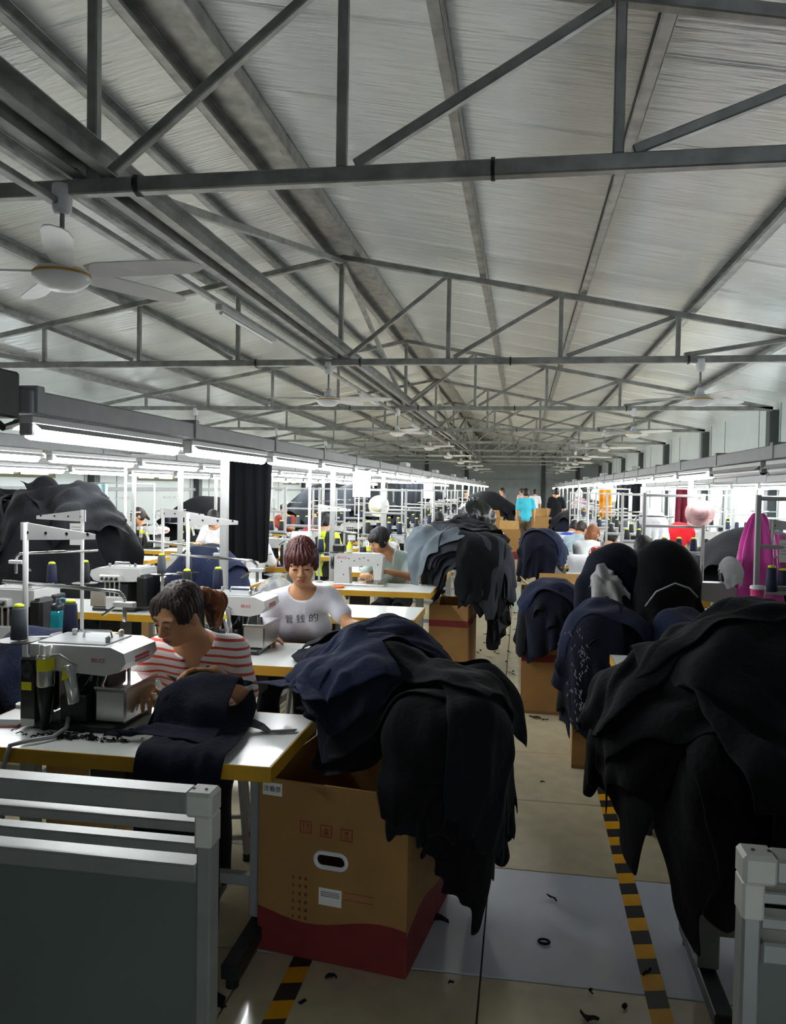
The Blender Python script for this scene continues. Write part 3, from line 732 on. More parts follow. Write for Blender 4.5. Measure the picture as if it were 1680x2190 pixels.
# ------------------------------------------------------------------ cartons
def carton(name, c, size, rz, label, red='base', flaps=(1, 1, 1, 1), group='cardboard cartons', near=False, flap_out=True):
    w, d, h = size
    t = thing(name, (c[0], c[1], 0), label, 'carton', group, rz)
    th = .007
    walls = [((0, -d / 2 + th / 2, h / 2), (w, th, h)), ((0, d / 2 - th / 2, h / 2), (w, th, h)), ((-w / 2 + th / 2, 0, h / 2), (th, d - 2 * th, h)), ((w / 2 - th / 2, 0, h / 2), (th, d - 2 * th, h))]
    for i, (cc, s) in enumerate(walls):
        if near and i == 0:
            # front wall with a grip hole
            n = 32; hx, hz, rr, zc = .032, .0, .022, h * .58
            xo = -.0
            inner = []; outer = []
            for k in range(n):
                a = 2 * pi * k / n; cx_ = hx if cos(a) > 0 else -hx
                inner.append((xo + cx_ + rr * cos(a), zc + rr * sin(a)))
                ca, sa = cos(a), sin(a)
                q = min((w / 2) / abs(ca) if abs(ca) > 1e-6 else 9, ((h - zc) if sa > 0 else zc) / abs(sa) if abs(sa) > 1e-6 else 9)
                outer.append([ca * q, zc + sa * q])
            for cxn, czn in ((w / 2, h), (-w / 2, h), (-w / 2, 0), (w / 2, 0)):
                j = min(range(n), key=lambda k: (outer[k][0] - cxn) ** 2 + (outer[k][1] - czn) ** 2); outer[j] = [cxn, czn]
            v = []; f = []
            for yy in (-d / 2, -d / 2 + th):
                v += [(x_, yy, z_) for x_, z_ in outer] + [(x_, yy, z_) for x_, z_ in inner]
            for k in range(n):
                j = (k + 1) % n
                f += [(k, j, n + j, n + k), (2 * n + k, 3 * n + k, 3 * n + j, 2 * n + j), (n + k, n + j, 3 * n + j, 3 * n + k), (k, 2 * n + k, 2 * n + j, j)]
            wl_ = MB().add(v, f).build('side_panel', M_CARTON, t)
            v = []; f = []; ring = []
            for (dr, dy) in ((-.003, .004), (-.001, -.006), (.008, -.006), (.011, 0)):
                for k in range(n):
                    a = 2 * pi * k / n; cx_ = hx if cos(a) > 0 else -hx
                    v.append((xo + cx_ + (rr + dr) * cos(a), -d / 2 + dy, zc + (rr + dr) * sin(a)))
            for q in range(3):
                for k in range(n): j = (k + 1) % n; f.append((q * n + k, q * n + j, (q + 1) * n + j, (q + 1) * n + k))
            MB().add(v, f).build('grip_ring', M_WHITEPLASTIC, wl_, smooth=True)
        else:
            wl_ = MB().box(cc, s, b=.001).build('side_panel', M_CARTON, t)
        # red print: wavy base or a band
        ax = 0 if i < 2 else 1; span = w if i < 2 else d; sgn = -1 if i in (0, 2) else 1
        e = (d / 2 if i < 2 else w / 2) + .0006
        if red == 'base':
            top = [(span / 2 - span * k / 12, .24 * h + .035 * h * sin(k / 12 * pi * 2 + .6 + i)) for k in range(13)]
            poly = [(-span / 2 + .001, .002), (span / 2 - .001, .002)] + top
            MB().prism(poly, sgn * e - .0004, sgn * e + .0004, 1 if i < 2 else 0).build('red_print', M_CARTONRED, wl_)
        elif red == 'band':
            MB().box((0, sgn * e, h * .72) if i < 2 else (sgn * e, 0, h * .72), (span - .002, .0008, h * .1) if i < 2 else (.0008, span - .002, h * .1)).build('red_print', M_CARTONRED, wl_)
        MB().box((0, sgn * e, .012) if i < 2 else (sgn * e, 0, .012), (span, .0006, .02) if i < 2 else (.0006, span, .02)).build('packing_tape', mat('brown_tape', '#7a5a30', rough=.3, var=.1), wl_)
    MB().box((0, 0, th / 2), (w - .002, d - .002, th)).build('base_panel', M_CARTONIN, t)
    for i, on in enumerate(flaps):
        if not on: continue
        ang = radians((38, 25, 50, 30)[i]) * (1 if flap_out else -1)
        fl_ = MB()
        L = (d if i < 2 else w) * .42
        if i < 2:
            s = -1 if i == 0 else 1
            fl_.bar((0, s * d / 2, h), (0, s * (d / 2 + L * sin(ang) * .6), h + (L * .5 if False else -L * .55 if on == 2 else L * cos(ang))), w * .98, th, up=(1, 0, 0)) if False else None
            p0 = Vector((0, s * (d / 2 - th / 2), h)); dirv = Vector((0, s * sin(ang), cos(ang))) if on == 1 else Vector((0, s * .25, -1)).normalized()
            p1 = p0 + dirv * L
            v = [(-w * .49, p0.y, p0.z), (w * .49, p0.y, p0.z), (w * .47, p1.y, p1.z), (-w * .47, p1.y, p1.z)]
            nrm = Vector((0, dirv.z, -dirv.y)) * th
        else:
            s = -1 if i == 2 else 1
            p0 = Vector((s * (w / 2 - th / 2), 0, h)); dirv = Vector((s * sin(ang), 0, cos(ang))) if on == 1 else Vector((s * .25, 0, -1)).normalized()
            p1 = p0 + dirv * L
            v = [(p0.x, -d * .49, p0.z), (p0.x, d * .49, p0.z), (p1.x, d * .47, p1.z), (p1.x, -d * .47, p1.z)]
            nrm = Vector((dirv.z, 0, -dirv.x)) * th
        v2 = [tuple(Vector(q) + nrm) for q in v]
        MB().add(v + v2, [(0, 1, 2, 3), (4, 7, 6, 5), (0, 4, 5, 1), (1, 5, 6, 2), (2, 6, 7, 3), (3, 7, 4, 0)]).build('flap', M_CARTONIN, t)
    return t
c1 = carton('carton', (-.585, 2.955), (.555, .60, .625), radians(-8.3), 'tall open brown carton with red base, white grip ring and name slip', flaps=(0, 0, 0, 0), near=True)
yf = -.3007
def onface(name, x, z, w, h, m, t=.0012): return MB().box((x, yf - t / 2, z), (w, t, h)).build(name, m, c1)
sl_ = onface('name_slip', -.225, .587, .075, .045, M_LABEL)
text_mb('沈春彦', .023, frame((-.225, yf - .0022, .587), (1, 0, 0), (0, 0, 1)), .0003).build('slip_writing', M_INK, sl_)
lb = onface('shipping_label', -.0, .235, .085, .06, M_LABEL)
for k in range(3): MB().box((-.0, yf - .0016, .252 - .007 * k), (.07, .0008, .004)).build('printed_line', M_GREYPAINT, lb)
M_REDFADE = mat('faded_red_print', '#8a3c28', rough=.9, var=.2)
for k, x in enumerate((-.095, -.018, .058)):
    mk = MB()
    z = .47 - .004 * k; q = .02
    for s in (-1, 1): mk.box((x + s * q, yf - .0006, z), (.004, .001, 2 * q + .004)); mk.box((x, yf - .0006, z + s * q), (2 * q - .004, .001, .004))
    if k == 0:
        for s in (-1, 1): mk.box((x + s * .008, yf - .0006, z - .002), (.003, .001, .02)); mk.prism([(x + s * .008 - .005, z + .008), (x + s * .008 + .005, z + .008), (x + s * .008, z + .015)], yf - .0011, yf - .0001, 1)
    elif k == 1:
        mk.box((x, yf - .0006, z - .008), (.018, .001, .012)); mk.prism([(x - .01, z + .001), (x + .01, z + .001), (x, z + .013)], yf - .0011, yf - .0001, 1)
    else:
        mk.lathe([(.007, 0), (.007, .001)], 10, Matrix.Translation((x, yf - .0001, z + .007)) @ Matrix.Rotation(pi / 2, 4, 'X'))
        for s in range(3): mk.box((x, yf - .0006, z - .005 - .005 * s), (.022, .001, .002))
    mk.build('printed_mark', M_REDFADE, c1, kind='stuff')
for r in range(6):
    mk = MB()
    for cI, x in enumerate((-.14, -.115, -.092)): mk.box((x, yf - .0005, .285 - .028 * r), (.009 if cI else .006, .0008, .011))
    mk.build('printed_text_row', M_CARTONINK, c1, kind='stuff')
for r in range(2): MB().box((.105, yf - .0005, .262 - .025 * r), (.11, .0008, .0025)).build('printed_rule', M_REDFADE, c1)
# torn fold at the top of the front panel
MB().add([(-.12, yf + .005, .625), (.045, yf + .005, .625), (.04, yf - .018, .56), (-.05, yf - .006, .60)], [(0, 1, 2, 3), (3, 2, 1, 0)]).build('torn_fold', M_CARTONIN, c1)
carton('carton', (-.62, 7.55), (.36, .62, .60), radians(-4), 'brown carton with red corner band and label under the charcoal stack', red='band', flaps=(0, 0, 0, 0))
carton('carton', (.60, 5.08), (.52, .5, .40), radians(-3), 'low brown carton with red band under the navy heap with loose threads', red='band', flaps=(0, 0, 0, 0))
carton('carton', (.26, 6.25), (.46, .55, .58), radians(-2), 'brown carton with red band standing at the aisle under folded navy trousers', red='band', flaps=(0, 0, 0, 0))
carton('carton', (.50, 8.05), (.60, .5, .62), radians(4), 'open brown carton with flaps up between the right table ends', red='none', flaps=(1, 1, 1, 0))
carton('carton', (-.28, 19.7), (.5, .55, .70), radians(3), 'open brown carton with raised flap and red base beside the person in cyan', red='base', flaps=(0, 1, 0, 0))
carton('carton', (-.62, 15.6), (.42, .5, .62), radians(-12), 'brown carton with red base under a dark padded sleeve', red='base', flaps=(0, 0, 0, 0))
carton('carton', (.35, 22.5), (.9, .6, .95), radians(2), 'large open carton behind the person in cyan', red='none', flaps=(0, 1, 0, 0))
carton('carton', (-.9, 23.0), (.7, .6, .9), radians(-6), 'brown carton in front of the dark bags at the aisle end', red='none', flaps=(1, 0, 0, 0))
carton('carton', (-1.95, 3.55), (.4, .4, .42), 0, 'brown carton on the floor under the first sewing table', red='none', flaps=(0, 0, 0, 0))

# ------------------------------------------------------------------ stools
def stool(loc, rz, label):
    t = thing('work_stool', loc, label, 'stool', 'work stools', rz)
    MB().lathe([(.0, .40), (.15, .40), (.165, .41), (.165, .44), (.15, .455), (0, .46)], 20, cap=False).build('seat', M_BLACK, t, smooth=radians(40))
    for a in range(4):
        q = pi / 4 + a * pi / 2
        lg = MB().bar((.12 * cos(q), .12 * sin(q), .4), (.17 * cos(q), .17 * sin(q), .02), .026, .026, .003).build('leg', M_GREYPAINT, t)
        MB().cyl((.17 * cos(q), .17 * sin(q), 0), (.17 * cos(q), .17 * sin(q), .03), .02, n=10).build('rubber_foot', M_BLACK, lg)
        q2 = q + pi / 2
        MB().bar((.16 * cos(q), .16 * sin(q), .1), (.16 * cos(q2), .16 * sin(q2), .1), .018, .018, .002).build('stretcher', M_GREYPAINT, t)
    return t
stool((-1.32, 3.42, 0), .3, 'grey metal stool with black seat under the woman in striped shirt')
stool((-1.33, 4.88, 0), .1, 'grey metal stool under the woman in white printed shirt')
stool((-1.28, 7.95, 0), .1, 'grey metal stool under the woman in pale green blouse')
# ------------------------------------------------------------------ draped cloth: small position-based solver over analytic shapes
LUMP = .022; FOLD = .018
def sdf_cols(P, cols, off):
    """signed distance and outward normal to the nearest collider"""
    best = None; bn = None
    for c in cols:
        if c[0] == 'box':
            _, ce, h, yaw, rr = c; d = P - ce; cs, sn = cos(yaw), sin(yaw)
            L = np.stack([d[..., 0] * cs + d[..., 1] * sn, -d[..., 0] * sn + d[..., 1] * cs, d[..., 2]], -1)
            q = np.abs(L) - (np.array(h) - rr); m = np.maximum(q, 0); ml = np.sqrt((m * m).sum(-1)); ins = q.max(-1)
            dist = np.where(ins > 0, ml, ins) - rr
            n = np.where((ins > 0)[..., None], m / np.maximum(ml, 1e-6)[..., None], (q >= ins[..., None]) * 1.0) * np.sign(L)
            n = np.stack([n[..., 0] * cs - n[..., 1] * sn, n[..., 0] * sn + n[..., 1] * cs, n[..., 2]], -1)
        elif c[0] == 'ell':
            _, ce, r = c; r = np.array(r); d = P - ce; k0 = np.sqrt(((d / r) ** 2).sum(-1)) + 1e-9; g = d / r ** 2; k1 = np.sqrt((g * g).sum(-1)) + 1e-9
            dist = k0 * (k0 - 1) / k1; n = g / k1[..., None]
        elif c[0] == 'cap':
            _, a, b, r = c; a = np.array(a, float); b = np.array(b, float); ab = b - a; t = np.clip(((P - a) @ ab) / (ab @ ab), 0, 1)
            d = P - (a + t[..., None] * ab); l = np.sqrt((d * d).sum(-1)) + 1e-9; dist = l - r; n = d / l[..., None]
        else:
            dist = P[..., 2] - c[1]; n = np.zeros_like(P); n[..., 2] = 1
        if c[0] == 'ell' or (c[0] == 'box' and c[4] > .1):
            x, y, z = P[..., 0], P[..., 1], P[..., 2]
            dist = dist - LUMP * (np.sin(13 * x + 5 * z + 3 * np.sin(4 * y)) * np.sin(11 * y - 6 * z + 1.3) + .6 * np.sin(23 * x - 9 * y + 11 * z) * np.sin(19 * y + 13 * z))
        dist = dist - (off if c[0] != 'plane' else .004)
        if best is None: best, bn = dist, n
        else:
            w = dist < best; best = np.where(w, dist, best); bn = np.where(w[..., None], n, bn)
    return best, bn

def rest_shape(w, h, nu, nv, seed, kind='panel'):
    rs = np.random.RandomState(seed)
    u, v = np.meshgrid(np.linspace(-.5, .5, nu), np.linspace(-.5, .5, nv), indexing='ij')
    X, Y = u * w, v * h
    if kind == 'panel':        # trouser panel: one end narrower, wavy edges
        tp = 1 - .30 * (v + .5) * rs.uniform(.2, 1)
        X = X * tp + .05 * w * np.sin(3 * v + rs.uniform(0, 6)) ; Y = Y * (1 + .10 * np.sin(4 * u + rs.uniform(0, 6)))
    elif kind == 'ragged':
        sm = lambda q: np.convolve(np.pad(q, 1, mode='edge'), (.3, .4, .3), 'valid')
        e = sm(rs.uniform(-1, 1, nu)); e2 = sm(rs.uniform(-1, 1, nv))
        Y = Y + (np.abs(v) * 2) ** 3 * np.sign(v) * .08 * h * e[:, None]; X = X + (np.abs(u) * 2) ** 3 * np.sign(u) * .08 * w * e2[None, :]
    elif kind == 'round':
        r = np.maximum(np.abs(u), np.abs(v)) * 2; rr = np.sqrt(u * u + v * v) * 2 + 1e-9; k = r / rr
        k = k * (1 + .12 * np.sin(3 * np.arctan2(v, u) + rs.uniform(0, 6)))
        X, Y = X * k, Y * k
    return np.stack([X, Y], -1)

def drape(w, h, pos, rz, cols, off=.01, n=(24, 24), steps=90, iters=9, seed=0, kind='panel', pins=None, tilt=(0, 0), bunch=0., start=None, grav=1.):
    nu, nv = n; rs = np.random.RandomState(seed)
    R2 = rest_shape(w, h, nu, nv, seed, kind)
    c, s = cos(rz), sin(rz)
    P = np.zeros((nu, nv, 3)); k = 1 - bunch
    x, y = R2[..., 0] * k, R2[..., 1] * k
    P[..., 0] = pos[0] + x * c - y * s; P[..., 1] = pos[1] + x * s + y * c
    P[..., 2] = pos[2] + x * tilt[0] + y * tilt[1]
    wob = np.zeros((nu, nv))
    for _ in range(4):
        a, b, ph = rs.uniform(2, 9), rs.uniform(2, 9), rs.uniform(0, 6)
        wob += np.sin(a * R2[..., 0] / w * 2 + b * R2[..., 1] / h * 2 + ph)
    P[..., 2] += wob * (.008 + bunch * .08) + rs.uniform(-.004, .004, (nu, nv))
    if start is not None: P = start(R2, P)
    con = []
    for (di, dj), kk in (((1, 0), 1.), ((0, 1), 1.), ((1, 1), .7), ((1, -1), .7), ((2, 0), .22), ((0, 2), .22)):
        i0 = slice(0, nu - di); i1 = slice(di, nu)
        if dj >= 0: j0 = slice(0, nv - dj); j1 = slice(dj, nv)
        else: j0 = slice(-dj, nv); j1 = slice(0, nv + dj)
        d = R2[i1, j1] - R2[i0, j0]; con.append(((i0, j0), (i1, j1), np.sqrt((d * d).sum(-1)), kk))
    cnt = np.zeros((nu, nv, 1))
    for a, b, L, kk in con: cnt[a] += kk; cnt[b] += kk
    cnt = cnt * .5
    V = np.zeros_like(P)
    pm = None
    if pins:
        pi_ = [q[0] for q in pins]; pj = [q[1] for q in pins]; pt = np.array([q[2] for q in pins], float)
    dt = .03
    for st in range(steps):
        old = P.copy()
        V[..., 2] -= 9.8 * dt * .6 * grav
        P = P + V * dt
        for it in range(iters):
            acc = np.zeros_like(P)
            for a, b, L, kk in con:
                d = P[b] - P[a]; l = np.sqrt((d * d).sum(-1)) + 1e-9
                q = d * ((.5 * kk * (l - L) / l)[..., None])
                acc[a] += q; acc[b] -= q
            P = P + acc / cnt * 1.15
            if pins: P[pi_, pj] = pt
            if it % 3 == 2 or it == iters - 1:
                dist, nn = sdf_cols(P, cols, off)
                hit = dist < 0
                if hit.any():
                    P = P - nn * (np.minimum(dist, 0))[..., None]
                    mv = P - old; mv_n = (mv * nn).sum(-1, keepdims=True) * nn
                    P = np.where(hit[..., None], old + mv_n + (mv - mv_n) * .45, P)
        V = (P - old) / dt * .965
        sp = np.sqrt((V * V).sum(-1, keepdims=True)); V = V * np.minimum(1, 2.2 / (sp + 1e-9))
    return P

def folds(P, amp, seed):
    nu, nv = P.shape[:2]; rs = np.random.RandomState(seed + 77)
    du = np.gradient(P, axis=0); dv = np.gradient(P, axis=1); n = np.cross(du, dv); n /= np.sqrt((n * n).sum(-1, keepdims=True)) + 1e-9
    u, v = np.meshgrid(np.linspace(0, 1, nu), np.linspace(0, 1, nv), indexing='ij'); d = 0
    for k in range(4):
        a = rs.uniform(0, pi); f = rs.uniform(9, 20); w = rs.uniform(0, 6)
        t = (u * cos(a) + v * sin(a)) * f + 1.6 * np.sin(3.1 * (u * sin(a) - v * cos(a)) + w) + w
        mask = np.clip(np.sin(rs.uniform(2, 5) * u + rs.uniform(2, 5) * v + rs.uniform(0, 6)) + .3, 0, 1)
        d = d + (1 - np.abs(np.sin(t * .5))) ** 2 * mask
    return P + n * (amp * d)[..., None] * (1 if n[..., 2].mean() > 0 else -1)
def cloth_obj(name, P, m, label=None, cat='garment', group=None, parent=None, thick=.006, sub=1, origin=None):
    nu, nv = P.shape[:2]
    o0 = np.array(origin if origin is not None else (P[..., 0].mean(), P[..., 1].mean(), P[..., 2].min()))
    me = bpy.data.meshes.new(name); me.from_pydata([tuple(p) for p in (P - o0).reshape(-1, 3)], [], grid_faces(nu, nv))
    me.materials.append(m); me.shade_smooth()
    o = put(name, me, parent, None if parent is not None and origin is None else tuple(o0), None, label, cat, group)
    if thick:
        md = o.modifiers.new('thickness', 'SOLIDIFY'); md.thickness = thick; md.offset = 1
    if sub:
        md = o.modifiers.new('smooth', 'SUBSURF'); md.levels = sub; md.render_levels = sub
    return o

def stack(name, sheets, cols, off0=.008, doff=.007, cat='garment', group=None, lump=.022, fold=None, **kw):
    global LUMP
    LUMP = lump
    """sheets: list of (w,h,(x,y,z),rz,material,kind,label); each falls on those before it (shape grows by doff)"""
    out = []
    for i, (w, h, p, rz, m, kd, lab) in enumerate(sheets):
        P = drape(w, h, p, rz, cols, off0 + doff * i, seed=i * 7 + int(abs(p[0] * 100)) + int(p[1] * 10), kind=kd, **kw)
        out.append(cloth_obj(name, folds(P, (fold or FOLD) * (.25 + .75 * i / max(1, len(sheets) - 1)), i + int(p[1] * 10)), m, lab, cat, group))
    return out
# ------------------------------------------------------------------ heaps of garments
A_ = np.array
CN = {'navy_cloth': 'navy', 'deep_navy_cloth': 'dark navy', 'black_cloth': 'black', 'soft_black_cloth': 'soft black', 'charcoal_cloth': 'charcoal', 'grey_lining_cloth': 'slate grey', 'light_grey_cloth': 'light grey', 'white_cloth': 'white'}
def heap(where, cols, sheets, group=None, doff=.007, off0=.008, word='piece', **kw):
    n = len(sheets); full = []
    for i, (w, h, p, rz, m, kd) in enumerate(sheets):
        k = n - 1 - i
        lab = '%s %s, %s %s' % (CN[m.name], word, 'topmost in' if k == 0 else ORD[k] + ' from the top of', where)
        full.append((w, h, p, rz, m, kd, lab))
    return stack('garment', full, cols, off0, doff, group=group or ('garments of ' + where), **kw)
FLOOR = ('plane', 0)
T1C = ('box', A_((-1.375, 2.73, .56)), (.605, .302, .202), 0, .004)
T2C = ('box', A_((-1.36, 4.12, .56)), (.605, .302, .202), 0, .004)
B90 = pi / 2
# --- heap on the near open carton
cols1 = [('box', A_((-.585, 2.955, .31)), (.285, .305, .318), radians(-8.3), .015), ('ell', A_((-.56, 3.16, .52)), (.35, .38, .40)),
         ('box', A_((-.25, 2.95, .60)), (.145, .27, .28), -.1, .12), ('ell', A_((-.62, 3.42, .6)), (.30, .36, .36)), T1C, T2C, FLOOR]
heap('the heap on the near open carton', cols1, [
    (.62, 1.15, (-.30, 3.05, 1.05), B90 + .1, M_BLACKC, 'ragged'), (.36, 1.0, (-.23, 2.92, 1.05), -.1, M_BLACKC2, 'ragged'), (.36, .95, (-.19, 2.90, 1.07), .05, M_BLACKC, 'ragged'),
    (.6, .9, (-.55, 3.25, 1.08), .3, M_NAVY2, 'panel'), (.52, 1.1, (-.28, 3.1, 1.1), B90 - .1, M_BLACKC2, 'ragged'), (.34, .92, (-.25, 2.88, 1.1), -.15, M_BLACKC, 'ragged'),
    (.5, 1.05, (-.28, 3.02, 1.1), B90 + .12, M_BLACKC2, 'ragged'), (.3, .85, (-.17, 2.88, 1.1), .12, M_BLACKC2, 'ragged'),
    (.55, .8, (-.45, 3.35, 1.12), -.5, M_BLACKC, 'panel'), (.42, .7, (-.66, 3.12, 1.12), .15, M_NAVY2, 'panel'), (.45, .95, (-.38, 3.15, 1.14), 1.0, M_BLACKC2, 'panel'), (.45, .85, (-.5, 3.4, 1.14), 1.2, M_BLACKC2, 'panel'),
    (.34, .95, (-.62, 3.25, 1.15), -.65, M_NAVY, 'panel'), (.42, .46, (-.70, 3.05, 1.1), .5, M_NAVY, 'panel')], doff=.009, n=(24, 28), fold=.022)
# --- dark piece that the woman in white pulls across the table
heap('the pile under the hand', [T2C, ('ell', A_((-.86, 4.05, .74)), (.22, .2, .13)), ('ell', A_((-.6, 3.95, .66)), (.2, .25, .3)), FLOOR],
     [(.5, .7, (-.72, 3.95, 1.05), 1.3, M_BLACKC, 'panel'), (.45, .7, (-.8, 4.02, 1.08), 1.8, M_NAVY2, 'panel'), (.3, .55, (-.78, 4.05, 1.08), 1.1, M_NAVY, 'panel')], n=(20, 20), bunch=.12)
# --- charcoal stack by the fourth table
cols2 = [('box', A_((-.62, 7.55, .30)), (.185, .32, .305), 0, .01), ('box', A_((-.49, 7.62, .76)), (.28, .32, .36), .05, .16), ('ell', A_((-.78, 7.85, .8)), (.32, .3, .36)), FLOOR]
sh = []
for k in range(13):
    sh.append((.62 + .03 * (k % 3), 1.5 - .035 * k, (-.40 + .02 * (k % 4), 7.6 + .04 * ((k * 5) % 4 - 1.5), 1.32), B90 + .12 * sin(k * 2.3), (M_BLACKC2, M_CHAR, M_BLACKC)[k % 3 if k < 9 else 1], 'ragged'))
sh += [(.4, 1.15, (-.36, 7.38, 1.34), .1, M_BLACKC2, 'ragged'), (.36, 1.1, (-.30, 7.36, 1.34), -.12, M_CHAR, 'ragged'), (.42, 1.05, (-.40, 7.36, 1.35), .05, M_BLACKC, 'ragged'), (.6, .75, (-.82, 7.62, 1.35), .25, M_GREYC, 'panel'), (.5, .7, (-.86, 7.55, 1.38), -.2, M_GREYC, 'panel'), (.45, .6, (-.62, 7.75, 1.4), .6, M_CHAR, 'panel'), (.4, .5, (-.5, 7.9, 1.42), 1.0, M_BLACKC, 'ragged')]
heap('the charcoal stack at the aisle', cols2, sh, n=(20, 26), doff=.009, steps=80)
# --- stacks further along the left side of the aisle
heap('the heap behind the charcoal stack', [('box', A_((-.6, 9.4, .5)), (.3, .35, .5), 0, .2), ('ell', A_((-.65, 9.5, .9)), (.4, .4, .4)), FLOOR],
     [(.7, 1.1, (-.5, 9.4, 1.4), B90 + .2, M_BLACKC, 'ragged'), (.7, 1.0, (-.55, 9.5, 1.42), B90 - .2, M_CHAR, 'ragged'), (.7, 1.0, (-.7, 9.4, 1.44), .3, M_BLACKC2, 'panel'), (.5, .8, (-.5, 9.5, 1.46), .9, M_BLACKC, 'panel')], n=(18, 20), steps=70)
heap('the padded sleeves on the far carton', [('box', A_((-.62, 15.6, .3)), (.21, .25, .32), 0, .03), ('cap', (-.9, 15.5, .75), (-.35, 15.4, .72), .1), FLOOR],
     [(.7, .9, (-.65, 15.5, 1.0), B90, M_BLACKC2, 'panel')], n=(16, 18), steps=60)
# --- great black heap on the right
colsR = [('box', A_((1.1, 2.77, .56)), (.605, .302, .202), 0, .004), ('ell', A_((.96, 2.86, .78)), (.54, .36, .40)), ('box', A_((.50, 2.80, .72)), (.15, .28, .22), .12, .12),
         ('box', A_((.85, 2.5, .68)), (.34, .14, .2), .1, .12), ('ell', A_((1.35, 2.95, .85)), (.5, .4, .36)), FLOOR]
heap('the great black heap', colsR, [
    (.8, 1.15, (.72, 2.80, 1.22), B90, M_BLACKC2, 'panel'), (.44, 1.18, (.62, 2.70, 1.23), .04, M_BLACKC, 'ragged'), (.7, 1.22, (.84, 2.66, 1.24), .08, M_BLACKC, 'ragged'), (.8, 1.1, (.72, 2.88, 1.25), B90 + .3, M_BLACKC, 'panel'),
    (.75, 1.25, (1.05, 2.66, 1.26), -.12, M_BLACKC2, 'ragged'), (.6, 1.0, (.66, 2.74, 1.26), B90 - .45, M_BLACKC, 'ragged'), (.9, 1.25, (1.25, 2.68, 1.28), .15, M_BLACKC2, 'panel'),
    (.55, 1.15, (.76, 2.72, 1.28), .3, M_BLACKC2, 'panel'), (.42, .95, (.60, 2.95, 1.3), B90 + .55, M_BLACKC, 'panel'), (.6, 1.0, (.86, 2.98, 1.3), B90 + .1, M_BLACKC, 'panel')], n=(28, 30), doff=.011, steps=95, fold=.035, lump=.03)
# --- navy heaps along the right side of the aisle
colsN = [('box', A_((.60, 5.08, .2)), (.265, .255, .203), 0, .01), ('box', A_((.53, 5.0, .58)), (.22, .24, .34), 0, .16), ('box', A_((1.1, 4.23, .735)), (.605, .30, .027), 0, .004), FLOOR]
heap('the navy heap with loose threads', colsN, [
    (.5, 1.05, (.42, 5.0, 1.0), B90, M_NAVY2, 'ragged'), (.42, 1.0, (.42, 4.95, 1.0), .1, M_NAVY2, 'ragged'), (.5, .95, (.40, 5.0, 1.02), B90 + .15, M_BLACKC, 'ragged'),
    (.45, .95, (.45, 4.92, 1.04), -.1, M_NAVY2, 'panel'), (.5, .75, (.52, 5.0, 1.05), B90 - .1, M_NAVY, 'panel')], doff=.009)
colsN2 = [('ell', A_((.95, 4.95, .55)), (.26, .3, .40)), ('box', A_((1.1, 4.23, .735)), (.605, .30, .027), 0, .004), FLOOR]
heap('the small navy heap by the right table', colsN2, [(.6, .8, (.92, 4.9, 1.05), .3, M_NAVY2, 'panel'), (.55, .7, (.98, 4.9, 1.06), 1.2, M_NAVY, 'panel')], n=(20, 20), steps=70)
colsN3 = [('box', A_((.26, 6.25, .29)), (.235, .28, .293), 0, .01), ('box', A_((.24, 6.15, .68)), (.20, .24, .25), 0, .14), FLOOR]
heap('the navy pile on the aisle carton', colsN3, [
    (.5, .95, (.2, 6.15, 1.0), B90, M_NAVY2, 'ragged'), (.5, .9, (.22, 6.05, 1.0), B90 + .15, M_NAVY2, 'ragged'), (.5, .85, (.18, 6.1, 1.02), B90 - .15, M_BLACKC2, 'ragged'),
    (.5, .8, (.25, 6.05, 1.03), .1, M_NAVY2, 'panel'), (.5, .7, (.25, 6.15, 1.04), B90, M_NAVY, 'panel')], n=(20, 22), steps=75)
carton('carton', (.22, 8.85), (.42, .5, .60), 0, 'brown carton buried under the tall navy pile past the flapped carton', red='none', flaps=(0, 0, 0, 0))
colsN4 = [('box', A_((.22, 8.85, .3)), (.215, .255, .303), 0, .01), ('box', A_((.22, 8.8, .9)), (.21, .26, .30), 0, .16), FLOOR]
heap('the tall navy pile', colsN4, [
    (.5, 1.0, (.15, 8.8, 1.3), B90, M_BLACKC2, 'ragged'), (.5, .95, (.18, 8.75, 1.3), B90 + .2, M_NAVY2, 'ragged'), (.5, .9, (.2, 8.7, 1.32), -.1, M_NAVY2, 'ragged'), (.5, .8, (.25, 8.8, 1.34), B90 - .2, M_NAVY, 'panel')], n=(18, 20), steps=70)
heap('the navy pile by the far right tables', [('box', A_((.35, 11.2, .5)), (.25, .5, .5), 0, .2), FLOOR],
     [(.6, 1.1, (.3, 11.1, 1.2), B90, M_NAVY2, 'ragged'), (.7, 1.1, (.3, 11.3, 1.2), .1, M_NAVY2, 'panel'), (.6, .8, (.38, 11.0, 1.24), .8, M_NAVY, 'panel')], n=(18, 20), steps=70)
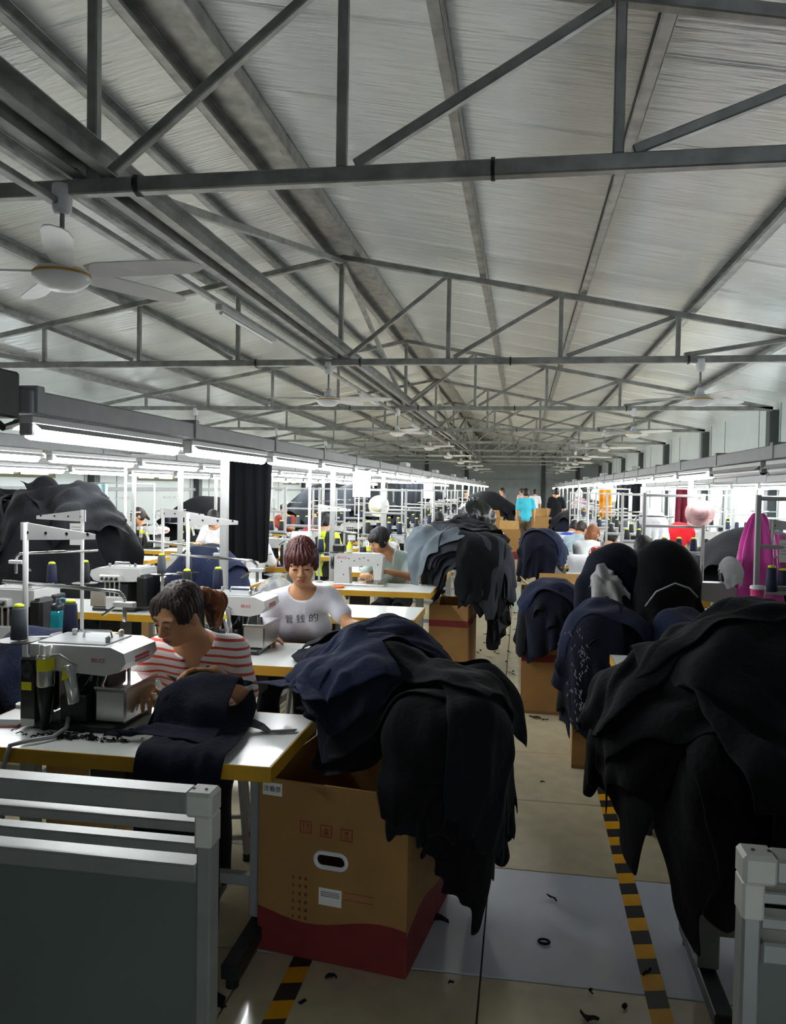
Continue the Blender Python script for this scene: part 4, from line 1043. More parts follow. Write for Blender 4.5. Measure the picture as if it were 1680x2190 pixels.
# --- coats thrown over the machines of the third right table
cH1 = [('ell', A_((.64, 5.72, 1.0)), (.17, .15, .30)), ('cap', (.64, 5.7, .7), (.64, 5.7, 1.0), .15), ('box', A_((1.1, 5.75, .735)), (.605, .30, .027), 0, .004), FLOOR]
heap('the coats over the grey-lined machine', cH1, [(.8, .9, (.62, 5.65, 1.4), .2, M_BLACKC, 'panel'), (.65, .8, (.68, 5.62, 1.42), 1.0, M_NAVY2, 'panel'), (.26, .55, (.64, 5.52, 1.42), .35, M_LGREY, 'ragged')], n=(22, 22), steps=75, doff=.014, lump=.045, bunch=.12, fold=.04)
cH2 = [('ell', A_((.97, 5.55, 1.02)), (.18, .16, .33)), ('cap', (.97, 5.55, .6), (.97, 5.55, 1.0), .17), FLOOR]
heap('the dark hooded coat pile', cH2, [(.8, 1.0, (.97, 5.5, 1.45), .1, M_NAVY2, 'panel'), (.75, .95, (.95, 5.52, 1.47), .9, M_BLACKC, 'panel')], n=(24, 24), steps=75, doff=.014, lump=.045, bunch=.12, fold=.045)
# grey piping arcs on the hooded coat
MB().tube([(.80, 5.30, .93), (.86, 5.27, 1.03), (.97, 5.25, 1.09), (1.06, 5.27, 1.06), (1.12, 5.30, 1.0)], .006, 6).build('reflective_piping', M_LGREY, smooth=True, label='light grey piping arc sewn on the dark hooded coat', cat='piping')
# --- left side: black mountain, blue heap, small navy one
carton('carton', (-3.95, 6.35), (1.3, .7, .62), 0, 'wide brown carton under the black mountain of garments by the left rows', red='none', flaps=(0, 0, 0, 0))
cL = [('ell', A_((-3.95, 6.3, .75)), (.72, .5, .78)), ('ell', A_((-4.6, 6.4, .75)), (.5, .5, .72)), ('box', A_((-3.95, 6.35, .31)), (.66, .36, .313), 0, .02), FLOOR]
heap('the black mountain', cL, [
    (1.4, 1.5, (-3.9, 6.1, 1.6), .2, M_BLACKC2, 'panel'), (1.3, 1.5, (-4.5, 6.2, 1.62), -.3, M_BLACKC, 'ragged'), (1.2, 1.4, (-3.6, 6.1, 1.62), .7, M_BLACKC, 'panel'), (1.2, 1.4, (-4.1, 6.0, 1.64), -.2, M_BLACKC2, 'panel'),
    (1.0, 1.3, (-3.7, 5.9, 1.66), 1.1, M_BLACKC2, 'ragged'), (.9, 1.1, (-4.0, 6.3, 1.68), .5, M_BLACKC, 'panel'), (.8, 1.0, (-4.55, 6.1, 1.66), .3, M_BLACKC, 'panel'), (.7, .8, (-3.75, 6.2, 1.7), .9, M_BLACKC2, 'ragged')], n=(26, 26), doff=.014, bunch=.1, fold=.05, lump=.06)
cBl = [('ell', A_((-2.32, 5.65, .72)), (.30, .3, .46)), ('box', A_((-3.0, 5.42, .735)), (.605, .30, .027), 0, .004), FLOOR]
heap('the blue heap', cBl, [(.9, 1.0, (-2.3, 5.6, 1.3), .2, M_NAVY2, 'panel'), (.8, 1.0, (-2.25, 5.55, 1.32), .9, M_NAVY, 'panel'), (.6, .9, (-2.35, 5.55, 1.34), -.4, M_NAVY, 'panel')], n=(22, 22), doff=.01)
heap('the navy bundle behind the first machine', [('ell', A_((-2.2, 3.45, .62)), (.3, .28, .33)), FLOOR], [(.8, .8, (-2.2, 3.4, 1.05), .3, M_NAVY2, 'panel'), (.6, .7, (-2.15, 3.4, 1.06), 1.0, M_NAVY, 'panel')], n=(20, 20), steps=70)
# far heaps on the left rows: same kinds of dark garments over big cartons
def far_heap(i, x, y, rx, ry, zt, mats, where):
    c = [('ell', A_((x, y, zt * .45)), (rx, ry, zt * .55)), FLOOR]
    heap(where, c, [(rx * 2.6, ry * 3.0, (x + .05 * k, y, zt + .06 + .02 * k), .4 + .7 * k, m, 'panel') for k, m in enumerate(mats)], n=(16, 16), steps=55, doff=.02, bunch=.06)
far_heap(0, -5.6, 13.6, .8, .6, 1.45, (M_BLACKC, M_BLACKC2), 'the pile by the left window')
far_heap(1, -3.2, 15.2, .8, .6, 1.7, (M_BLACKC, M_BLACKC2, M_CHAR), 'the tall black pile')
far_heap(2, -4.4, 18.0, 1.0, .7, 1.75, (M_BLACKC, M_CHAR), 'the far left pile')
far_heap(3, -2.3, 19.5, .8, .7, 1.65, (M_BLACKC2, M_BLACKC), 'the pile behind the cream hat')
far_heap(4, 2.3, 8.4, .7, .5, 1.3, (M_BLACKC, M_BLACKC2), 'the black pile under the pink hat')
far_heap(5, 2.0, 5.9, .5, .4, 1.12, (M_NAVY2, M_NAVY), 'the navy pile beside the pink raincoat')
far_heap(6, -1.2, 27.0, .9, .7, 1.6, (M_BLACKC, M_BLACKC2), 'the pile before the far workers')
far_heap(7, 1.3, 20.5, .6, .6, 1.2, (M_NAVY2, M_BLACKC), 'the pile past the leaning workers')
# hanging cloth on the rails
for (x0, x1, y, z, w_) in ((-3.4, -1.75, 6.45, 1.925, 'behind the woman in white'), (-2.6, -1.4, 12.6, 1.76, 'behind the round cream hat'), (.9, 3.05, 13.2, 1.83, 'over the right racks'), (1.6, 3.05, 11.2, 1.73, 'with the maroon cloth'), (1.0, 1.6, 12.4, 1.71, 'with the orange cloth'), (-6.1, -5.05, 10.4, 1.67, 'beside the woman in black')):
    r_ = thing('hanging_rod', (x0, y, 0), 'thin white hanging rod %s' % w_, 'rod', 'hanging rods'); MB().cyl((0, 0, z), (x1 - x0, 0, z), .009, n=8).build('bar', M_WHITE, r_, smooth=True)
    for q in (0, x1 - x0): MB().cyl((q, 0, 0), (q, 0, z + .01), .012, n=8).build('upright', M_WHITE, r_, smooth=True)
def hanging(name, x0, x1, y, z1, z0, m, label, folds=5, amp=.035, cat='hanging cloth', yaw=0., n=(22, 16), seed=0):
    rs = np.random.RandomState(seed); P = np.zeros((*n, 3))
    for i in range(n[0]):
        for j in range(n[1]):
            u, v = i / (n[0] - 1), j / (n[1] - 1); a = amp * (.35 + .65 * v)
            P[i, j] = (x0 + (x1 - x0) * u + .02 * v * sin(u * 9 + seed), y + a * sin(u * folds * 2 * pi + .8 * sin(v * 2.1 + seed)) + (x0 + (x1 - x0) * u - x0) * yaw, z1 + (z0 - z1) * v + .012 * sin(u * 11 + seed) * v)
    return cloth_obj(name, P, m, label, cat, thick=.005)
hanging('hanging_cloth', -2.52, -2.08, 6.45, 1.91, 1.02, M_BLACKC, 'long black cloth hanging from the rail behind the woman in white', seed=2)
hanging('hanging_cloth', -2.0, -1.55, 12.6, 1.75, 1.15, M_CHAR, 'grey cloth hung behind the round cream hat', seed=4)
hanging('hanging_cloth', 1.5, 1.9, 13.2, 1.82, 1.2, M_BLACKC, 'black cloth hanging from the right light rail', seed=5)
hanging('hanging_cloth', 2.05, 2.2, 11.2, 1.72, 1.2, cloth_mat('maroon_cloth', '#6a2330'), 'maroon cloth hanging among the right racks', folds=2, seed=6)
hanging('hanging_cloth', 1.15, 1.35, 12.4, 1.7, 1.28, cloth_mat('orange_print_cloth', '#d88a2c', var=.5), 'orange patterned cloth hanging on a right rack', folds=2, seed=7)
hanging('hanging_towel', -5.95, -5.75, 10.4, 1.66, 1.18, cloth_mat('pale_blue_towel', '#b9d8dd'), 'pale blue towel hanging beside the woman in black', folds=2, seed=8)
for k, y in enumerate((15.0, 16.05, 19.4, 20.3)):
    hanging('curtain', 3.62, 3.80, y, 2.05, .75, mat('sheer_white_curtain', '#e2e4e4', rough=.8, var=.03, trans=.0), 'white curtain hanging beside the right windows, %s from the camera' % ORD[k], folds=4, cat='curtain', seed=k, yaw=4.5)
hanging('curtain', 3.55, 3.78, 11.6, 2.0, 1.5, MATS['sheer_white_curtain'], 'knotted white curtain on the dark column of the right wall', folds=3, cat='curtain', seed=9, yaw=3)
# pink raincoat on a stand
pc = cloth_mat('pink_plastic_cloth', '#e858b8', rough=.4, bump=.15)
P = np.zeros((61, 18, 3))
for i in range(61):
    for j in range(18):
        a = 2 * pi * i / 60; v = j / 17
        r = .022 + .075 * min(1, v * 2.6) ** .6 + .045 * v + .034 * v * sin(5 * a + 2 * v) + .014 * sin(9 * a - 3 * v)
        P[i, j] = (1.56 + r * cos(a), 5.62 + r * .75 * sin(a), 1.54 - .62 * v + .02 * sin(3 * a) * v)
cloth_obj('raincoat', P, pc, 'bright pink raincoat hung on the thread stand', 'raincoat', thick=.004)
hanging('apron', 1.66, 1.80, 5.72, 1.4, .98, cloth_mat('light_pink_cloth', '#e79acb'), 'light pink cloth hanging behind the pink raincoat', folds=2, seed=11)
# white crumpled cloth and paper by the right machines
heap('the white bundle on the right rack', [('ell', A_((1.25, 7.9, 1.38)), (.12, .1, .1))], [(.30, .32, (1.25, 7.85, 1.55), .4, M_WHITEC, 'ragged')], n=(18, 18), steps=30, bunch=.3, fold=.05, word='crumpled cloth')
heap('the white cloth bunched at the pink raincoat', [('ell', A_((1.36, 5.5, 1.12)), (.06, .06, .08))], [(.17, .2, (1.36, 5.48, 1.28), .4, M_WHITEC, 'ragged')], n=(18, 18), steps=25, bunch=.3, fold=.05, word='crumpled cloth')
heap('the right-hand tables beside the plaid shirt', [('box', A_((.75, 9.3, .82)), (.22, .2, .1), 0, .05)], [(.5, .7, (.72, 9.2, 1.1), .3, M_WHITEC, 'panel')], n=(16, 16), steps=45, word='sheet of white cloth')
M_REDC = cloth_mat('scarlet_cloth', '#c02026'); CN['scarlet_cloth'] = 'scarlet'
heap('the bundles on the right rack', [('ell', A_((1.5, 8.0, 1.25)), (.12, .1, .12))], [(.3, .34, (1.5, 7.98, 1.45), .4, M_REDC, 'panel')], n=(18, 18), steps=35, fold=.04, bunch=.2)
# garment being sewn by the woman in the striped shirt
MC = ('box', A_((-1.53, 2.80, .88)), (.21, .17, .15), 0, .03)
P = drape(.40, .98, (-1.06, 2.50, 1.02), .05, [T1C, MC, FLOOR], .018, n=(22, 40), seed=3, kind='panel', steps=120,
          pins=[(3, 39, (-1.23, 2.93, .95)), (7, 39, (-1.18, 2.93, .955)), (18, 39, (-1.02, 2.97, .88))])
cloth_obj('garment', folds(P, .012, 5), M_NAVY2, 'navy trouser panel being sewn, hanging over the front table edge', 'garment', 'garments being sewn')
P = drape(.50, .46, (-1.22, 2.74, 1.0), -.12, [T1C, MC, ('ell', A_((-1.16, 2.80, .78)), (.2, .14, .14)), FLOOR], .026, n=(28, 24), seed=8, kind='panel', steps=100,
          pins=[(6, 23, (-1.43, 2.88, .90)), (19, 23, (-1.2, 2.93, .965)), (12, 23, (-1.31, 2.90, .935)), (26, 23, (-1.02, 2.96, .90))])
cloth_obj('garment', folds(P, .016, 9), M_NAVY2, 'dark navy garment held up at the first sewing machine', 'garment', 'garments being sewn')
# ------------------------------------------------------------------ people: smooth-blended solid modelling on a grid, meshed with surface nets
def vec(*a): return np.array(a, float)
def _cap(P, a, b, ra, rb):
    ab = b - a; t = np.clip(((P - a) @ ab) / (ab @ ab + 1e-12), 0, 1); d = P - (a + t[..., None] * ab)
    return np.sqrt((d * d).sum(-1)) - (ra + (rb - ra) * t)
def _ell(P, c, R, r):
    L = (P - c) @ R; k0 = np.sqrt(((L / r) ** 2).sum(-1)) + 1e-9; k1 = np.sqrt(((L / r ** 2) ** 2).sum(-1)) + 1e-9
    return k0 * (k0 - 1) / k1
I3 = np.eye(3)
class Solid:
    def __init__(s): s.p = []
    def cap(s, a, b, ra, rb=None, k=.02, op='+'): s.p.append((op, 'c', (np.array(a, float), np.array(b, float), ra, ra if rb is None else rb), k)); return s
    def ell(s, c, r, R=I3, k=.02, op='+'): s.p.append((op, 'e', (np.array(c, float), R, np.array(r, float)), k)); return s
    def clip(s, p, n): s.p.append(('|', 'p', (np.array(p, float), np.array(n, float) / np.linalg.norm(n)), 0)); return s
    def bbox(s, q):
        op, t, a, k = q
        if t == 'c': r = max(a[2], a[3]); return np.minimum(a[0], a[1]) - r, np.maximum(a[0], a[1]) + r
        r = max(a[2]); return a[0] - r, a[0] + r
    def field(s, h, noise=None):
        bb = [s.bbox(q) for q in s.p if q[0] == '+']
        lo = np.min([b[0] for b in bb], 0) - 3 * h - .01; hi = np.max([b[1] for b in bb], 0) + 3 * h + .01
        n = np.ceil((hi - lo) / h).astype(int) + 1
        D = np.full(n, .08, np.float32)
        for q in s.p:
            op, t, a, k = q
            if t == 'p': continue
            b0, b1 = s.bbox(q); m = k + 2 * h + .012
            i0 = np.maximum(((b0 - m - lo) / h).astype(int), 0); i1 = np.minimum(((b1 + m - lo) / h).astype(int) + 2, n)
            if (i1 <= i0).any(): continue
            ax = [lo[d] + h * np.arange(i0[d], i1[d]) for d in range(3)]
            P = np.stack(np.meshgrid(*ax, indexing='ij'), -1)
            d = _cap(P, *a) if t == 'c' else _ell(P, *a)
            sl = tuple(slice(i0[d_], i1[d_]) for d_ in range(3)); E = D[sl]
            if op == '+':
                hh = np.maximum(k - np.abs(E - d), 0) / k; D[sl] = np.minimum(E, d) - hh * hh * k / 4
            else:
                d = -d; hh = np.maximum(k - np.abs(E - d), 0) / k; D[sl] = np.maximum(E, d) + hh * hh * k / 4
        full = None
        for q in s.p:
            if q[1] == 'p':
                if full is None: full = np.stack(np.meshgrid(*[lo[d] + h * np.arange(n[d]) for d in range(3)], indexing='ij'), -1).astype(np.float32)
                D = np.maximum(D, (full - q[2][0].astype(np.float32)) @ q[2][1].astype(np.float32))
        if noise is not None:
            m = np.abs(D) < .04; idx = np.argwhere(m); D[m] += noise(lo + idx * h).astype(np.float32)
        return D, lo
def surface_net(D, lo, h):
    S = D < 0; n = np.array(D.shape)
    c = np.zeros(n - 1, np.int8)
    for i in (0, 1):
        for j in (0, 1):
            for k in (0, 1): c += S[i:n[0] - 1 + i, j:n[1] - 1 + j, k:n[2] - 1 + k]
    cells = np.argwhere((c > 0) & (c < 8)); N = len(cells)
    idx = np.full(n - 1, -1, np.int32); idx[tuple(cells.T)] = np.arange(N)
    co = np.array([(i, j, k) for i in (0, 1) for j in (0, 1) for k in (0, 1)])
    V = np.stack([D[tuple((cells + o).T)] for o in co], 1)
    acc = np.zeros((N, 3)); cnt = np.zeros((N, 1))
    for a in range(8):
        for b in range(a + 1, 8):
            if abs(co[a] - co[b]).sum() != 1: continue
            m = (V[:, a] < 0) != (V[:, b] < 0)
            t = (V[:, a] / (V[:, a] - V[:, b] + 1e-20))[:, None]
            p = co[a] + t * (co[b] - co[a]); acc += np.where(m[:, None], p, 0); cnt += m[:, None]
    pts = lo + (cells + acc / np.maximum(cnt, 1)) * h
    F = []
    for ax in range(3):
        u, v = (ax + 1) % 3, (ax + 2) % 3
        s0 = [slice(None)] * 3; s1 = [slice(None)] * 3; s0[ax] = slice(0, -1); s1[ax] = slice(1, None)
        e = np.argwhere(S[tuple(s0)] != S[tuple(s1)])
        e = e[(e[:, u] > 0) & (e[:, v] > 0) & (e[:, u] < n[u] - 1) & (e[:, v] < n[v] - 1)]
        du = np.zeros(3, int); du[u] = 1; dv = np.zeros(3, int); dv[v] = 1
        q = np.stack([idx[tuple((e - du - dv).T)], idx[tuple((e - dv).T)], idx[tuple(e.T)], idx[tuple((e - du).T)]], 1)
        flip = ~S[tuple(e.T)]; q[flip] = q[flip][:, ::-1]; F.append(q)
    return pts, np.concatenate(F)
def solid_obj(name, solid, h, m, parent, noise=None, mats=None, label=None, origin=None):
    D, lo = solid.field(h, noise); V, F = surface_net(D, lo, h)
    o0 = np.array(origin if origin is not None else (0, 0, 0))
    me = bpy.data.meshes.new(name); W_ = V - o0
    me.vertices.add(len(V)); me.vertices.foreach_set('co', W_.astype(np.float32).ravel())
    me.loops.add(F.size); me.loops.foreach_set('vertex_index', F.astype(np.int32).ravel())
    me.polygons.add(len(F)); me.polygons.foreach_set('loop_start', np.arange(0, F.size, 4, dtype=np.int32)); me.polygons.foreach_set('loop_total', np.full(len(F), 4, np.int32))
    me.update(calc_edges=True); me.materials.append(m)
    if mats:
        cen = V[F].mean(1); mi = np.zeros(len(F), np.int32)
        for k, (mm, fn) in enumerate(mats): me.materials.append(mm); mi[fn(cen)] = k + 1
        me.polygons.foreach_set('material_index', mi)
    me.shade_smooth()
    return put(name, me, parent, tuple(o0 - np.array(parent.location)) if parent is not None else tuple(o0), label=label)

def unit(v): v = np.array(v, float); return v / np.linalg.norm(v)
def head_frame(fwd, pitch=0., roll=0.):
    f = unit((fwd[0], fwd[1], 0)); u = vec(0, 0, 1); r = np.cross(f, u)
    f2 = f * cos(pitch) - u * sin(pitch); u2 = u * cos(pitch) + f * sin(pitch)
    r3 = r * cos(roll) + u2 * sin(roll); u3 = u2 * cos(roll) - r * sin(roll)
    return np.stack([r3, f2, u3], 1)          # columns: right, forward, up
def head_prims(S, c, R, s=1., fine=True):
    g = lambda x, y, z: np.array(c) + R @ (np.array((x, y, z)) * s)
    e = lambda p, r, k=.02, op='+': S.ell(g(*p), np.array(r) * s, R, k, op)
    e((0, -.015, .032), (.074, .094, .088), .02); e((0, .026, -.03), (.063, .064, .082), .03)
    e((0, .05, -.085), (.034, .034, .028), .03)
    if fine:
        for q in (-1, 1):
            e((q * .036, .052, -.034), (.03, .03, .032), .02); e((q * .034, .076, .022), (.024, .012, .009), .015)
            e((q * .032, .103, .0), (.016, .016, .011), .012, '-')
            e((q * .032, .078, -.001), (.015, .013, .012), .006)
            e((q * .0125, .098, -.036), (.009, .010, .008), .007)
            e((q * .076, -.006, -.012), (.011, .02, .031), .008)
        S.cap(g(0, .084, .012), g(0, .107, -.032), .008 * s, .0125 * s, .012)
        e((0, .088, -.064), (.024, .012, .0065), .008); e((0, .087, -.074), (.02, .012, .0075), .007); e((0, .099, -.0685), (.026, .006, .0022), .003, '-')
    else:
        S.cap(g(0, .08, .012), g(0, .103, -.03), .012 * s, .015 * s, .015)
        for q in (-1, 1): e((q * .076, -.006, -.012), (.012, .02, .03), .01)
    return g
def hand_prims(S, w, d, nrm, s=1., curl=.5, side=1, k=.006):
    """hand from wrist w, pointing along d, palm normal nrm; side: +1 thumb on +x of (d x nrm)"""
    d = unit(d); nrm = unit(np.array(nrm) - d * np.dot(nrm, d)); x = np.cross(d, nrm) * side
    R = np.stack([x, d, nrm], 1); w = np.array(w, float)
    S.ell(w + d * .05 * s, np.array((.04, .052, .016)) * s, R, .015)
    for q, (ox, L, a) in enumerate(((.03, .068, .10), (.0105, .078, .03), (-.0105, .072, -.04), (-.031, .058, -.12))):
        p = w + d * .088 * s + x * ox * s; dirv = unit(d + x * a); ang = 0
        r = .0088 * s
        for seg, f in enumerate((.45, .32, .23)):
            ang += curl * (.55 if seg == 0 else .7)
            dd = dirv * cos(ang) + nrm * sin(ang); p2 = p + dd * L * f * s
            S.cap(p, p2, r, r * .92, k); p = p2; r *= .92
    p = w + d * .025 * s + x * .03 * s; dd = unit(d * .75 + x * .75 + nrm * .25)
    for f in (.045, .032):
        p2 = p + dd * f * s; S.cap(p, p2, .0115 * s, .0095 * s, .01); p = p2; dd = unit(dd + d * .35 + nrm * .25)

SKIN = {}
def skin(name, col): return mat(name, col, rough=.55, var=.06, scale=14, bump=.06, bscale=120, spec=.35)
M_SKIN = skin('warm_skin', '#c18e69'); M_SKIN2 = skin('tan_skin', '#b9865f'); M_SKIN3 = skin('fair_skin', '#c99c79')
M_LIP = mat('lips', '#9a5046', rough=.45, var=.05)
M_EYE = mat('dark_eye', '#1c120e', rough=.25, var=.05)
def hair_mat(name, c): return mat(name, c, rough=.6, var=.45, scale=26, bump=.9, bscale=40, stretch=(1.2, 1.2, .22), spec=.4)
M_HAIR = hair_mat('brown_black_hair', '#2a1d17'); M_HAIRB = hair_mat('black_hair', '#151215'); M_HAIRR = hair_mat('reddish_brown_hair', '#4a1c18'); M_HAIRO = hair_mat('orange_brown_hair', '#6e3d1a')
M_TROUS = cloth_mat('dark_trousers', '#15171e')

def person(label, J, look, shirt, h=.006, hair='short', hairm=None, skinm=None, fine=True, trousers=True, sleeves=.75, neck_cut='round', group=None, trouserm=None, hs=1., hold='standing', hands=True, clothes_noise=.004, long_sleeve=False, cap=None):
    skinm = skinm or M_SKIN; hairm = hairm or M_HAIR
    base = (J['pelvis'][0], J['pelvis'][1], 0)
    root = thing('person', base, label, 'person', group)
    c, R = np.array(J['head'], float), look
    S = Solid()
    g = head_prims(S, c, R, hs, fine)
    neck = np.array(J['neck'], float); pel = np.array(J['pelvis'], float); ch = np.array(J['chest'], float)
    sl, sr = np.array(J['sl'], float), np.array(J['sr'], float)
    S.cap(g(0, -.025, -.06), neck, .05 * hs, .055, .03)
    xr = unit(sr - sl); up = unit(neck - pel); fw = np.cross(up, xr); fw = unit(fw); T = np.stack([xr, fw, up], 1)
    def torso(S, e=0., k=.05):
        S.ell(ch, (.155 + e, .105 + e, .17 + e), T, k)
        S.ell(pel + (ch - pel) * .42, (.138 + e, .10 + e, .16 + e), T, k)
        S.ell(pel, (.165 + e, .125 + e, .13 + e), T, k)
        S.cap(sl + xr * .02, sr - xr * .02, .058 + e, .058 + e, k)
        for q in (-1, 1): S.ell(ch + xr * q * .068 + fw * .075 - up * .025, (.066 + e, .05 + e, .062 + e), T, k * .8)
        S.cap(neck - up * .01, sl * .75 + neck * .25, .045 + e, .045 + e, k); S.cap(neck - up * .01, sr * .75 + neck * .25, .045 + e, .045 + e, k)
    torso(S)
    for q in 'lr':
        s_, e_, w_ = (np.array(J[x + q], float) for x in ('s', 'e', 'w'))
        S.cap(s_, e_, .05, .037, .03); S.cap(e_, w_, .037, .026, .02)
        if hands:
            hd = J.get('h' + q, w_ - e_); hand_prims(S, w_, hd, J.get('n' + q, (0, 0, -1)), 1., J.get('c' + q, .45), 1 if q == 'r' else -1)
        else: S.ell(w_ + unit(w_ - e_) * .06, (.04, .04, .05), I3, .02)
    if trousers:
        for q in 'lr':
            hp = pel + xr * (.085 if q == 'r' else -.085); kn, an = np.array(J['k' + q], float), np.array(J['a' + q], float)
            S.cap(hp, kn, .075, .055, .04); S.cap(kn, an, .053, .036, .03)
            ft = J.get('f', fw * vec(1, 1, 0)); S.cap(an, an + unit(ft) * .14 - vec(0, 0, .045), .036, .03, .02)
    lips = lambda C: (((((C - c) @ R) / hs - vec(0, .095, -.069)) / vec(.023, .03, .0105)) ** 2).sum(-1) < 1
    body = solid_obj('body', S, h, skinm, root, mats=[(M_LIP, lips)] if fine else None)
    # shirt
    C = Solid(); torso(C, .013, .05)
    for q in 'lr':
        s_, e_, w_ = (np.array(J[x + q], float) for x in ('s', 'e', 'w'))
        if long_sleeve: C.cap(s_, e_, .062, .05, .03); C.cap(e_, e_ + (w_ - e_) * .92, .05, .036, .02)
        else: C.cap(s_, s_ + (e_ - s_) * sleeves, .063, .058, .03)
    if neck_cut == 'v': C.cap(neck + fw * .06 + up * .06, neck + fw * .12 - up * .10, .062, .012, .008, '-')
    C.ell(neck + up * .035 + fw * .02, (.085, .085, .075), T, .01, '-')
    nr = np.random.RandomState(int(abs(pel[0] * 100)))
    ph = nr.uniform(0, 6, 6)
    cn = clothes_noise
    def wr(P):
        L = P - pel
        return cn * (np.sin(26 * (L @ xr) + 14 * (L @ up) + ph[0] + 2 * np.sin(9 * (L @ up) + ph[1])) * .6 + np.sin(38 * (L @ up) - 20 * (L @ xr) + ph[2]) * .4 + np.sin(60 * L[:, 0] + 30 * L[:, 2] + ph[3]) * .25)
    C.clip(pel - up * .07, -up)
    so = solid_obj('shirt', C, h, shirt, root, noise=wr)
    if trousers:
        Q = Solid(); Q.ell(pel, (.175, .135, .14), T, .05)
        for q in 'lr':
            hp = pel + xr * (.085 if q == 'r' else -.085); kn, an = np.array(J['k' + q], float), np.array(J['a' + q], float)
            Q.cap(hp, kn, .09, .07, .04); Q.cap(kn, an * .97 + kn * .03, .068, .06, .03)
        Q.clip(pel + vec(0, 0, .10), (0, 0, 1))
        solid_obj('trousers', Q, max(h, .009), trouserm or M_TROUS, root, noise=wr)
        for q in 'lr':
            an = np.array(J['a' + q], float); ft = unit(J.get('f', fw * vec(1, 1, 0)))
            B_ = Solid(); B_.cap(an - vec(0, 0, .03), an + ft * .15 - vec(0, 0, .045), .045, .036, .03); B_.clip((0, 0, 0.002), (0, 0, -1))
            solid_obj('shoe', B_, max(h, .009), M_BLACK, root)
    # hair
    Hh = Solid(); e = lambda p, r, k=.02, op='+': Hh.ell(g(*p), np.array(r) * hs, R, k, op)
    amp = .0035
    if hair == 'pony':
        e((0, -.02, .036), (.084, .104, .096)); e((.058, .045, .03), (.028, .035, .055), .03); e((-.06, .03, .035), (.024, .03, .045), .03)
        e((.0, .13, -.06), (.062, .075, .118), .012, '-'); e((-.026, .12, .03), (.052, .068, .062), .015, '-')
        e((0, -.03, -.14), (.1, .1, .07), .03, '-')
        Hh.cap(g(.0, -.11, .02), g(-.02, -.155, -.03), .03 * hs, .04 * hs, .02); Hh.cap(g(-.02, -.155, -.03), g(-.01, -.14, -.13), .04 * hs, .02 * hs, .02)
    elif hair == 'fluffy':
        e((0, -.018, .045), (.093, .110, .102)); e((0, .062, .06), (.072, .045, .036), .03); e((0, -.03, .115), (.05, .05, .035), .03)
        for q in (-1, 1): e((q * .076, .0, .005), (.018, .035, .045), .02)
        e((0, .145, -.072), (.074, .085, .098), .01, '-'); e((0, -.02, -.15), (.12, .12, .075), .03, '-'); amp = .0055
    elif hair == 'bowl':
        e((0, -.02, .038), (.086, .108, .096)); e((0, .055, .05), (.074, .045, .036), .03)
        for q in (-1, 1): e((q * .07, .01, -.02), (.018, .04, .05), .02)
        e((0, .14, -.07), (.068, .085, .1), .01, '-'); e((0, -.02, -.15), (.12, .12, .08), .03, '-'); amp = .004
    elif hair == 'bob':
        e((0, -.025, .03), (.088, .108, .1)); e((0, -.035, -.07), (.09, .075, .085), .03); e((0, .055, .055), (.07, .04, .03), .03)
        e((0, .13, -.07), (.066, .085, .118), .012, '-')
    else:
        e((0, -.022, .036), (.083, .104, .095)); e((0, -.04, -.03), (.075, .075, .06), .02); e((0, .13, -.06), (.072, .075, .11), .012, '-')
        if hair == 'bun': e((0, -.11, .03), (.045, .045, .045), .02)
        if hair == 'tail': Hh.cap(g(0, -.1, .03), g(0, -.15, -.1), .035 * hs, .02 * hs, .02)
    def strands(P):
        L = (P - c) @ R; th = np.arctan2(L[:, 0], L[:, 1] + .02)
        return amp * (np.sin(31 * th + 10 * L[:, 2] + 1.5 * np.sin(28 * L[:, 2])) * .55 + np.sin(67 * th - 8 * L[:, 2]) * .35 + np.sin(45 * L[:, 2] + 5 * np.sin(4 * th)) * .3)
    solid_obj('hair', Hh, h if fine else max(h * .8, .007), hairm, root, noise=strands)
    if hair == 'pony':
        pass
    if fine:
        for q in (-1, 1):
            Ey = Solid(); Ey.ell(g(q * .032, .0925, -.004), np.array((.0145, .0045, .0036)) * hs, R, .001); solid_obj('eye', Ey, .0014, M_EYE, root)
            Br = Solid(); Br.cap(g(q * .018, .0945, .0205), g(q * .032, .0925, .025), .0028 * hs, .0028 * hs, .003); Br.cap(g(q * .032, .0925, .025), g(q * .046, .083, .021), .0028 * hs, .0018 * hs, .003)
            solid_obj('eyebrow', Br, .0014, hairm, root)
        Nn = Solid()
    return root, so, T, ch

HS = head_frame
# woman in the striped shirt at the first table
W1S = stripe_material('orange_striped_cotton', '#e6dede', '#d2421e', .031, .32, tilt=.06)
J1 = dict(pelvis=(-1.30, 3.42, .52), chest=(-1.335, 3.20, .83), neck=(-1.325, 3.115, 1.005), head=(-1.342, 2.985, 1.145), sr=(-1.505, 3.13, .945), sl=(-1.165, 3.15, .965),
          er=(-1.60, 3.02, .80), wr=(-1.45, 2.90, .875), hr=(.5, -.8, -.25), nr=(.2, -.3, -1), el=(-1.085, 3.06, .80), wl=(-1.165, 2.925, .935), hl=(-.65, -.45, .1), nl=(-.3, -.6, -.7), cl=.75,
          kr=(-1.40, 3.02, .50), kl=(-1.2, 3.02, .50), ar=(-1.42, 3.0, .09), al=(-1.18, 3.0, .09))
w1, s1, T1_, ch1 = person('woman in orange-striped shirt with a ponytail sewing at the first table', J1, HS((-.42, -.9), radians(24), radians(5)), W1S, h=.0048, hair='pony', hairm=M_HAIR, skinm=M_SKIN2, neck_cut='v', sleeves=.8)
